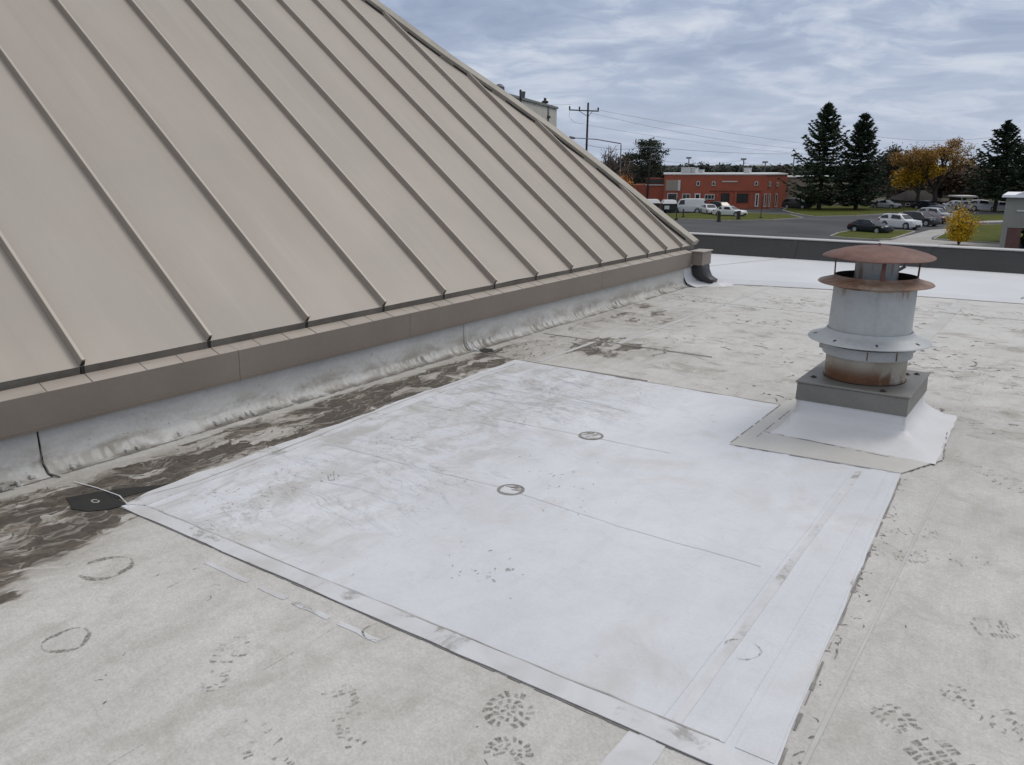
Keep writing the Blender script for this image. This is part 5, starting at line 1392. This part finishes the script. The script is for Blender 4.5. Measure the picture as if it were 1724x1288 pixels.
# open canopies (white tops over dark boxes) left of the van
def stall(x0, x1, yb, yt, label, dark=True):
    a, b_ = gp(x0, yb), gp(x1, yb); u_ = (b_ - a); L_ = u_.length; ang = math.atan2(u_.y, u_.x); h_ = top(a, x0, yt)
    t = thing('box_trailer', label, 'trailer', a, ang, 'trailers beside the white van')
    mb = MB(); mb.box(.15, L_ - .15, .2, 2.3, .5, h_ - .55); mb.build('body', M_TRIM if dark else WHITE, t, world=False, bevel=.05)
    mb = MB(); mb.hexa([(0, 0, h_ - .55), (L_, 0, h_ - .55), (L_, 2.5, h_ - .55), (0, 2.5, h_ - .55)], [(.35, .4, h_), (L_ - .35, .4, h_), (L_ - .35, 2.1, h_), (.35, 2.1, h_)]); mb.build('roof', WHITE, t, world=False, bevel=.06)
    for x in (L_ * .4, L_ * .6):
        for y in (.25, 2.1):
            mb = MB(); mb.tube([(x, y, .33), (x, y + .2, .33)], .33, 14); mb.build('wheel', M_TYRE, t, world=False)
    mb = MB(); mb.box(.3, L_ * .45, .16, .199, .7, h_ - .8); mb.build('side_panel', WHITE, t, world=False)
stall(1084, 1112, 361.5, 336, 'white topped trailer nearest to the metal roof hip')
stall(1115, 1141, 360.5, 337, 'white topped black trailer left of the big white van')

# ------------------------------------------------------------------ trees
def leafmat(name, c0, c1, rough=.7, trans=.25):
    def f(N, b, o):
        P = geo_co(N)
        isl = N.n('ShaderNodeNewGeometry').outputs['Random Per Island']
        c = N.mix(isl, c0, c1)
        c = N.mix(N.ramp(N.noise(P, .6, 3, .6), .35, .65, 0, .45), c, c0)
        N.put(b.inputs['Base Color'], c); b.inputs['Roughness'].default_value = rough
        b.inputs['Specular IOR Level'].default_value = .25
    return mat(name, f)
L_SPR = leafmat('spruce_needles', (.016, .029, .016), (.058, .082, .040))
L_SPR2 = leafmat('dark_spruce_needles', (.016, .027, .016), (.050, .068, .037))
L_PINE = leafmat('pine_needles', (.020, .030, .018), (.055, .068, .040))
L_GOLD = leafmat('golden_leaves', (.24, .135, .032), (.46, .265, .06))
L_YEL = leafmat('yellow_leaves', (.42, .25, .018), (.66, .42, .035))
L_YEL2 = leafmat('bright_yellow_leaves', (.44, .28, .012), (.72, .48, .03))
L_ORG = leafmat('orange_leaves', (.30, .12, .03), (.45, .2, .05))
L_BRN = leafmat('brown_leaves', (.085, .058, .040), (.150, .102, .068))
L_GRY = leafmat('grey_brown_leaves', (.075, .068, .054), (.125, .112, .088))
L_FAR = leafmat('far_wood_leaves', (.040, .048, .042), (.080, .086, .068))
L_FARB = leafmat('far_brown_leaves', (.070, .058, .048), (.12, .092, .068))
M_BARK = simple('dark_bark', (.035, .028, .023), .9, var=.3, scale=2)
M_BARKG = simple('grey_bark', (.085, .075, .065), .9, var=.3, scale=2)

def leaf_quads(cen, size, up=.3, flat=None, rng=RNG):
    """random leaf-clump quads around centres; flat gives a preferred long axis per quad"""
    n = len(cen)
    a = rng.normal(size=(n, 3)); a[:, 2] *= .6
    if flat is not None: a = flat + a * .35
    a /= np.linalg.norm(a, axis=1, keepdims=True) + 1e-9
    b = rng.normal(size=(n, 3)); b -= (b * a).sum(1, keepdims=True) * a; b /= np.linalg.norm(b, axis=1, keepdims=True) + 1e-9
    s = size * rng.uniform(.55, 1.35, (n, 1)); w = s * rng.uniform(.35, .75, (n, 1))
    if flat is not None: w *= .5
    co = np.stack([cen - a * s * .5, cen + b * w * .5, cen + a * s * .6, cen - b * w * .5], 1).reshape(-1, 3)
    return co, np.arange(4 * n).reshape(n, 4)

def spruce(base, h, rmax, label, m, seed, group, low=.10, gaps=.12, sweep=.30, power=.9):
    rng = np.random.default_rng(seed); random.seed(seed)
    t = thing('spruce_tree', label, 'tree', base, group=group)
    mb = MB(); mb.tube([(0, 0, 0), (.05, 0, h * .3), (-.03, .02, h * .7), (0, 0, h * .985)], [h * .022, h * .017, h * .009, .02], 10); mb.build('trunk', M_BARK, t, world=False)
    cs, dirs, br = [], [], MB()
    z = low * h
    while z < h * .985:
        f = (z / h - low) / (1 - low); rad = rmax * (1 - f) ** power * min(1, .62 + f * 3.2)
        nb = int(6 + 3 * (1 - f)); ph = rng.uniform(0, 6.28)
        for k in range(nb):
            if rng.random() < gaps: continue
            an = ph + 6.283 * k / nb + rng.normal() * .18; L_ = rad * rng.uniform(.72, 1.18) + .12
            ux, uy = math.cos(an), math.sin(an); z0 = z + rng.normal() * .10; pts = []
            for q in np.linspace(0, 1, 9):
                dz_ = -sweep * L_ * (q * 1.25 - q ** 2 * .35) * (1 - f * 1.3) + .75 * L_ * max(0, q - .50) ** 1.5 + f * L_ * .35 * q
                pts.append((ux * L_ * q, uy * L_ * q, z0 + dz_))
            br.tube(pts[::2], [max(.012, .035 * (1 - f)) * (1 - i * .2) for i in range(5)], 3, cap=False)
            for q in range(1, 9):
                p = np.array(pts[q]); side = L_ * (.25 * (1 - q / 9.0)) + .03
                m_ = 7 if L_ > 1.2 else 3
                cs.append(p); dirs.append(list(np.array(pts[q]) - np.array(pts[q - 1]) + rng.normal(size=3) * .04)); cs.append((p + np.array(pts[q - 1])) / 2 + np.array([0, 0, -.06])); dirs.append(list(np.array(pts[q]) - np.array(pts[q - 1]) + rng.normal(size=3) * .04))
                for _ in range(m_ + 1):
                    off = rng.uniform(-1, 1) * side
                    c_ = p + np.array([-uy * off, ux * off, -abs(off) * .28 + rng.normal() * .05])
                    cs.append(c_); sg = np.sign(off) * .75
                    dirs.append([ux - uy * sg, uy + ux * sg, -.22 + .3 * max(0, q / 8 - .55)])
        z += h * .030 * rng.uniform(.75, 1.25) * (1.15 - .35 * f)
    top_n = 26
    for i in range(top_n): cs.append(np.array([rng.normal() * .05, rng.normal() * .05, h * (.95 + .055 * i / top_n)])); dirs.append([rng.normal() * .5, rng.normal() * .5, 1.0])
    br.build('branch_wood', M_BARK, t, world=False, fix=False)['kind'] = 'stuff'
    d_ = np.array(dirs); d_ /= np.linalg.norm(d_, axis=1, keepdims=True)
    co, q = leaf_quads(np.array(cs), .64, flat=d_, rng=rng)
    raw('crown', co, q, m, t)
    return t

def broadleaf(name, base, h, rx_, label, m, seed, group, bare=.0, leaf=.34, nleaf=2600, trunk=.28, bark=None, asp=1.0, levels=4, fan=.55, tr=None, up_=.10):
    rng = np.random.default_rng(seed)
    t = thing(name, label, 'tree' if 'shrub' not in name else 'shrub', base, group=group)
    bark = bark or M_BARK; wood = MB(); tips = []
    tr = tr or h * .020
    def grow(p, d, L, r, lev):
        q = p + d * L; mid_ = (p + q) / 2 + rng.normal(size=3) * L * .05
        (tk if lev == 0 else wood).tube([tuple(p), tuple(mid_), tuple(q)], [r, r * .85, r * .68], 7 if lev < 2 else 4 if lev < 3 else 3, cap=False)
        if lev >= 2: tips.extend([mid_, q, (mid_ + q) / 2])
        if lev >= levels: return
        nk = 3 if lev < 2 else 3
        for k in range(nk + (1 if rng.random() < .4 else 0)):
            ax = rng.normal(size=3); ax -= ax @ d * d; ax /= np.linalg.norm(ax)
            sp_ = fan * rng.uniform(.5, 1.25) if k else fan * .25
            nd = d * math.cos(sp_) + ax * math.sin(sp_); nd[2] += up_; nd /= np.linalg.norm(nd)
            st = p + (q - p) * (1 if k == 0 or lev == 0 else rng.uniform(.55, 1))
            grow(st, nd, L * rng.uniform(.66, .88), r * (.68 if k == 0 else .5), lev + 1)
    tk = MB(); L0 = h * trunk
    grow(np.zeros(3), np.array([rng.normal() * .04, rng.normal() * .04, 1.0]), L0, tr, 0)
    # fit to the wanted size
    T = np.array(tips); ext = np.abs(T[:, :2]).max(); zx = T[:, 2].max()
    sx, sz = rx_ / np.percentile(np.hypot(T[:, 0], T[:, 1]), 97), h / zx
    f = lambda v: (v[0] * sx if v[2] > 0 else v[0], v[1] * sx, v[2] * sz)
    tk.v = [f(v) for v in tk.v]; wood.v = [f(v) for v in wood.v]
    tk.build('trunk', bark, t, world=False, fix=False)
    w_ = wood.build('branches', bark, t, world=False, fix=False); w_['kind'] = 'stuff'
    if nleaf:
        T = T * [sx, sx, sz]; keep = rng.random(len(T)) > bare; T = T[keep]
        idx = rng.integers(0, len(T), nleaf); cen = T[idx] + rng.normal(size=(nleaf, 3)) * [leaf * 1.3, leaf * 1.3, leaf * 1.0]
        cen = cen[cen[:, 2] > h * .12]
        co, q = leaf_quads(cen, leaf, rng=rng); raw('crown', co, q, m, t)
    return t

GS = 'tall dark spruces by the lot'
b_ = gp(1378, 353.5); spruce(b_, top(b_, 1403, 174), 6.6, 'tallest dark spruce of the pair standing left', L_SPR, 11, GS)
b_ = gp(1440, 353.8); spruce(b_, top(b_, 1457, 191), 5.6, 'slightly smaller dark spruce of the pair standing right', L_SPR2, 12, GS)
b_ = gp(1674, 357); spruce(b_, top(b_, 1694, 205), 6.0, 'dark spruce behind the beige building roof', L_SPR2, 13, GS, low=.2, gaps=.25)
b_ = gp(1728, 357); spruce(b_, top(b_, 1735, 214), 5.4, 'dark spruce at the far right edge of the view', L_SPR, 14, GS, low=.15)

def pine(base, h, rx_, label, m, seed, group, n=34, z0=.42, trunk=True):
    rng = np.random.default_rng(seed); t = thing('pine_tree', label, 'tree', base, group=group)
    mb = MB(); mb.tube([(0, 0, 0), (.1, 0, h * .5), (0, 0, h * .97)], [h * .018, h * .013, .05], 8); mb.build('trunk', M_BARK, t, world=False)
    wd = MB(); cs = []
    for i in range(n):
        z = h * (z0 + (1 - z0) * (i + .5) / n) ; f = (z / h - z0) / (1 - z0); r = rx_ * rng.uniform(.45, 1.0) * math.sqrt(max(.05, 1 - (f - .35) ** 2 * 1.5)); a = i * 2.4 + rng.normal() * .3
        p = np.array([r * math.cos(a), r * math.sin(a), min(h * .98, z + r * .22)])
        wd.tube([(0, 0, z - .15 * r), tuple(p * [.55, .55, 1] - [0, 0, .1]), tuple(p)], [.09, .06, .03], 4, cap=False)
        k = int(rng.integers(90, 150)); cs.append(p + rng.normal(size=(k, 3)) * [.55, .55, .30] * rx_ / 2.9)
    wd.build('branches', M_BARK, t, world=False, fix=False)['kind'] = 'stuff'
    co, q = leaf_quads(np.concatenate(cs), .36, rng=rng); raw('crown', co, q, m, t)
b_ = gp(1091, 346.5); pine(b_, top(b_, 1092, 238), 2.7, 'open crowned dark pine behind the leaning utility pole', L_PINE, 21, 'pines by the red wing')
b_ = far(1062, 160); pine(b_, top(b_, 1062, 262), 3.6, 'bushy dark pine left of the open crowned pine', L_PINE, 22, 'pines by the red wing', n=44, z0=.15)
b_ = far(1085, 168); pine(b_, top(b_, 1085, 285), 5.2, 'low wide dark evergreen behind the pine trunk', L_SPR2, 23, 'pines by the red wing', n=60, z0=.10)

GA = 'autumn trees beyond the lot'
def bl(x, yb, yt, rpx, label, m, seed, dist=None, **kw):
    b_ = far(x, dist) if dist else gp(x, yb)
    depth = (Vector((b_.x, b_.y, 0)) - Vector((0, 0, EYE))).dot(FW)
    return broadleaf('broadleaf_tree', b_, top(b_, x, yt), rpx * depth / 1350, label, m, seed, GA, **kw)
bl(1571, 352.6, 232, 68, 'big half bare golden brown tree behind the parked row', L_GOLD, 31, nleaf=12000, leaf=.26, bare=.03, trunk=.22, fan=.46, bark=M_BARK, levels=5, up_=.22, tr=.20)
bl(1541, 352.0, 274, 42, 'small bright yellow tree left of the big golden tree', L_YEL, 32, nleaf=6500, leaf=.32, trunk=.2, up_=.15)
bl(1499, 0, 246, 20, 'narrow grey brown tree right of the tall spruces', L_GRY, 33, dist=160, nleaf=3600, leaf=.42, trunk=.14, fan=.42)
bl(1527, 0, 254, 24, 'thin bare brown tree behind the small yellow tree', L_BRN, 34, dist=170, nleaf=2000, leaf=.36, trunk=.2)
bl(1622, 0, 285, 46, 'dull brown tree behind the shelter roof', L_BRN, 35, dist=175, nleaf=4200, leaf=.5, trunk=.12)
bl(1652, 0, 290, 40, 'dark brown tree left of the right hand spruce', L_FARB, 36, dist=180, nleaf=3600, leaf=.5, trunk=.1)
bl(1585, 0, 292, 46, 'low brown tree behind the grey house', L_BRN, 37, dist=178, nleaf=3600, leaf=.5, trunk=.1)
bl(1470, 0, 275, 34, 'dark olive tree between the pair of spruces', L_FAR, 38, dist=175, nleaf=4200, leaf=.5, trunk=.1)
bl(1010, 0, 244, 50, 'bare grey twigged tree behind the crossarm pole', L_BRN, 39, dist=135, nleaf=600, leaf=.26, trunk=.2, bark=M_BARKG, levels=5, fan=.5)
bl(1034, 0, 258, 34, 'bare brown tree just left of the dark pines', L_BRN, 40, dist=142, nleaf=1800, leaf=.28, trunk=.2, bark=M_BARKG, levels=5)
bl(990, 0, 274, 46, 'low brown tree low behind the hip edge', L_BRN, 41, dist=150, nleaf=3800, leaf=.4, trunk=.12)
bl(1030, 0, 286, 44, 'dull brown thicket tree behind the bare one', L_BRN, 42, dist=152, nleaf=3800, leaf=.42, trunk=.1)
bl(1046, 0, 295, 18, 'small orange tree low against the hip edge', L_ORG, 43, dist=112, nleaf=1500, leaf=.3, trunk=.2)
b_ = gp(1613, 412.5)
depth = (b_ - Vector((0, 0, EYE))).dot(FW)
def shrub(base, h, rx_, label, m, twig, seed):
    rng = np.random.default_rng(seed); t = thing('yellow_shrub', label, 'shrub', base); cs = []
    st = MB(); tw = MB()
    for i in range(11):
        a = i * 2.4 + rng.normal() * .3; lean_ = rng.uniform(.15, 1.0) * rx_; hh = h * rng.uniform(.72, 1.0) * (1.05 - .28 * lean_ / rx_)
        pts = [np.array([math.cos(a) * lean_ * q ** 1.2, math.sin(a) * lean_ * q ** 1.2, hh * q]) + (rng.normal(size=3) * .05 if 0 < q < 1 else 0) for q in np.linspace(0, 1, 6)]
        (st if i < 5 else tw).tube([tuple(p) for p in pts], [.055, .048, .04, .032, .022, .012], 5, cap=False)
        for q in range(1, 6):
            for _ in range(5):
                d_ = rng.normal(size=3); d_[2] = abs(d_[2]) * .6; d_ /= np.linalg.norm(d_); e = pts[q] + d_ * rng.uniform(.3, .75)
                tw.tube([tuple(pts[q]), tuple(e)], [.014, .006], 3, cap=False)
                f = q / 5
                k = int(26 * (1.15 - f ** 2.2)); cs.append(e + rng.normal(size=(max(k, 2), 3)) * .20)
    st.build('trunk', twig, t, world=False, fix=False); tw.build('twigs', twig, t, world=False, fix=False)['kind'] = 'stuff'
    c_ = np.concatenate(cs); c_ = c_[c_[:, 2] > .35]
    co, q = leaf_quads(c_, .17, rng=rng); raw('crown', co, q, m, t)
shrub(b_, top(b_, 1615, 348), 27 * depth / 1350, 'bright yellow shrub with thin red twigs beside the beige building', L_YEL2, simple('red_brown_twigs', (.13, .05, .03), .9), 51)
# small evergreen in the beige building's porch
b_ = A7 + F7.u * 2.4 - F7.n * 1.2; pine(b_, 2.1, .8, 'small dark evergreen standing in the porch of the beige building', L_PINE, 52, None, n=16, z0=.1)

# individual rounder trees standing out of the far wood
for i, (x, yt, r_, lb) in enumerate(((1250, 279, 16, 'round dark tree above the middle of the red building roof'), (1211, 281, 14, 'dark tree standing highest left of the round tree'), (1160, 278, 9, 'dark tree under the leftmost slim pole'), (1182, 278, 9, 'small pointed dark tree over the red building'), (1300, 281, 12, 'dark olive tree right of the round tree'), (1318, 280, 12, 'brownish tree left of the tall spruces'))):
    b_ = far(x, 200); depth = 200 * .93
    broadleaf('far_tree', b_, top(b_, x, yt), r_ * depth / 1350, lb, L_FAR if i < 5 else L_FARB, 60 + i, 'trees over the red building roof', nleaf=1500, leaf=.55, trunk=.12)
def far_wood(name, label, x0, x1, d0, yt, m, seed, n, size, jag=4):
    rng = np.random.default_rng(seed); cen = []
    xs = rng.uniform(x0, x1, n)
    edge = yt + jag * np.sin(xs * .061 + seed) + jag * .6 * np.sin(xs * .17 + 2 * seed) + jag * .35 * np.sin(xs * .41)
    for x, e in zip(xs, edge):
        d_ = d0 * rng.uniform(.94, 1.08); b_ = far(x, d_); zt = max(1.0, top(b_, x, e)); z = zt * (1 - rng.random() ** 1.6)
        cen.append((b_.x, b_.y, GZ + z))
    co, q = leaf_quads(np.array(cen), size, rng=rng); o = raw(name, co, q, m); tag(o, label, 'woodland', kind='stuff'); return o
far_wood('far_treeline', 'dark low wood along the horizon behind the red building', 1090, 1500, 230, 289, L_FAR, 3, 9000, 1.5)
far_wood('far_treeline', 'brownish low wood along the horizon behind the golden trees', 1440, 1900, 215, 296, L_FARB, 4, 9000, 1.4, 5)
far_wood('far_treeline', 'dim low wood along the horizon behind the metal roof hip', 500, 1110, 235, 288, L_FARB, 5, 8000, 1.6)
far_wood('horizon_woods', 'distant woods closing the horizon', -600, 2500, 420, 283, L_FAR, 6, 9000, 4.0, 1.5)
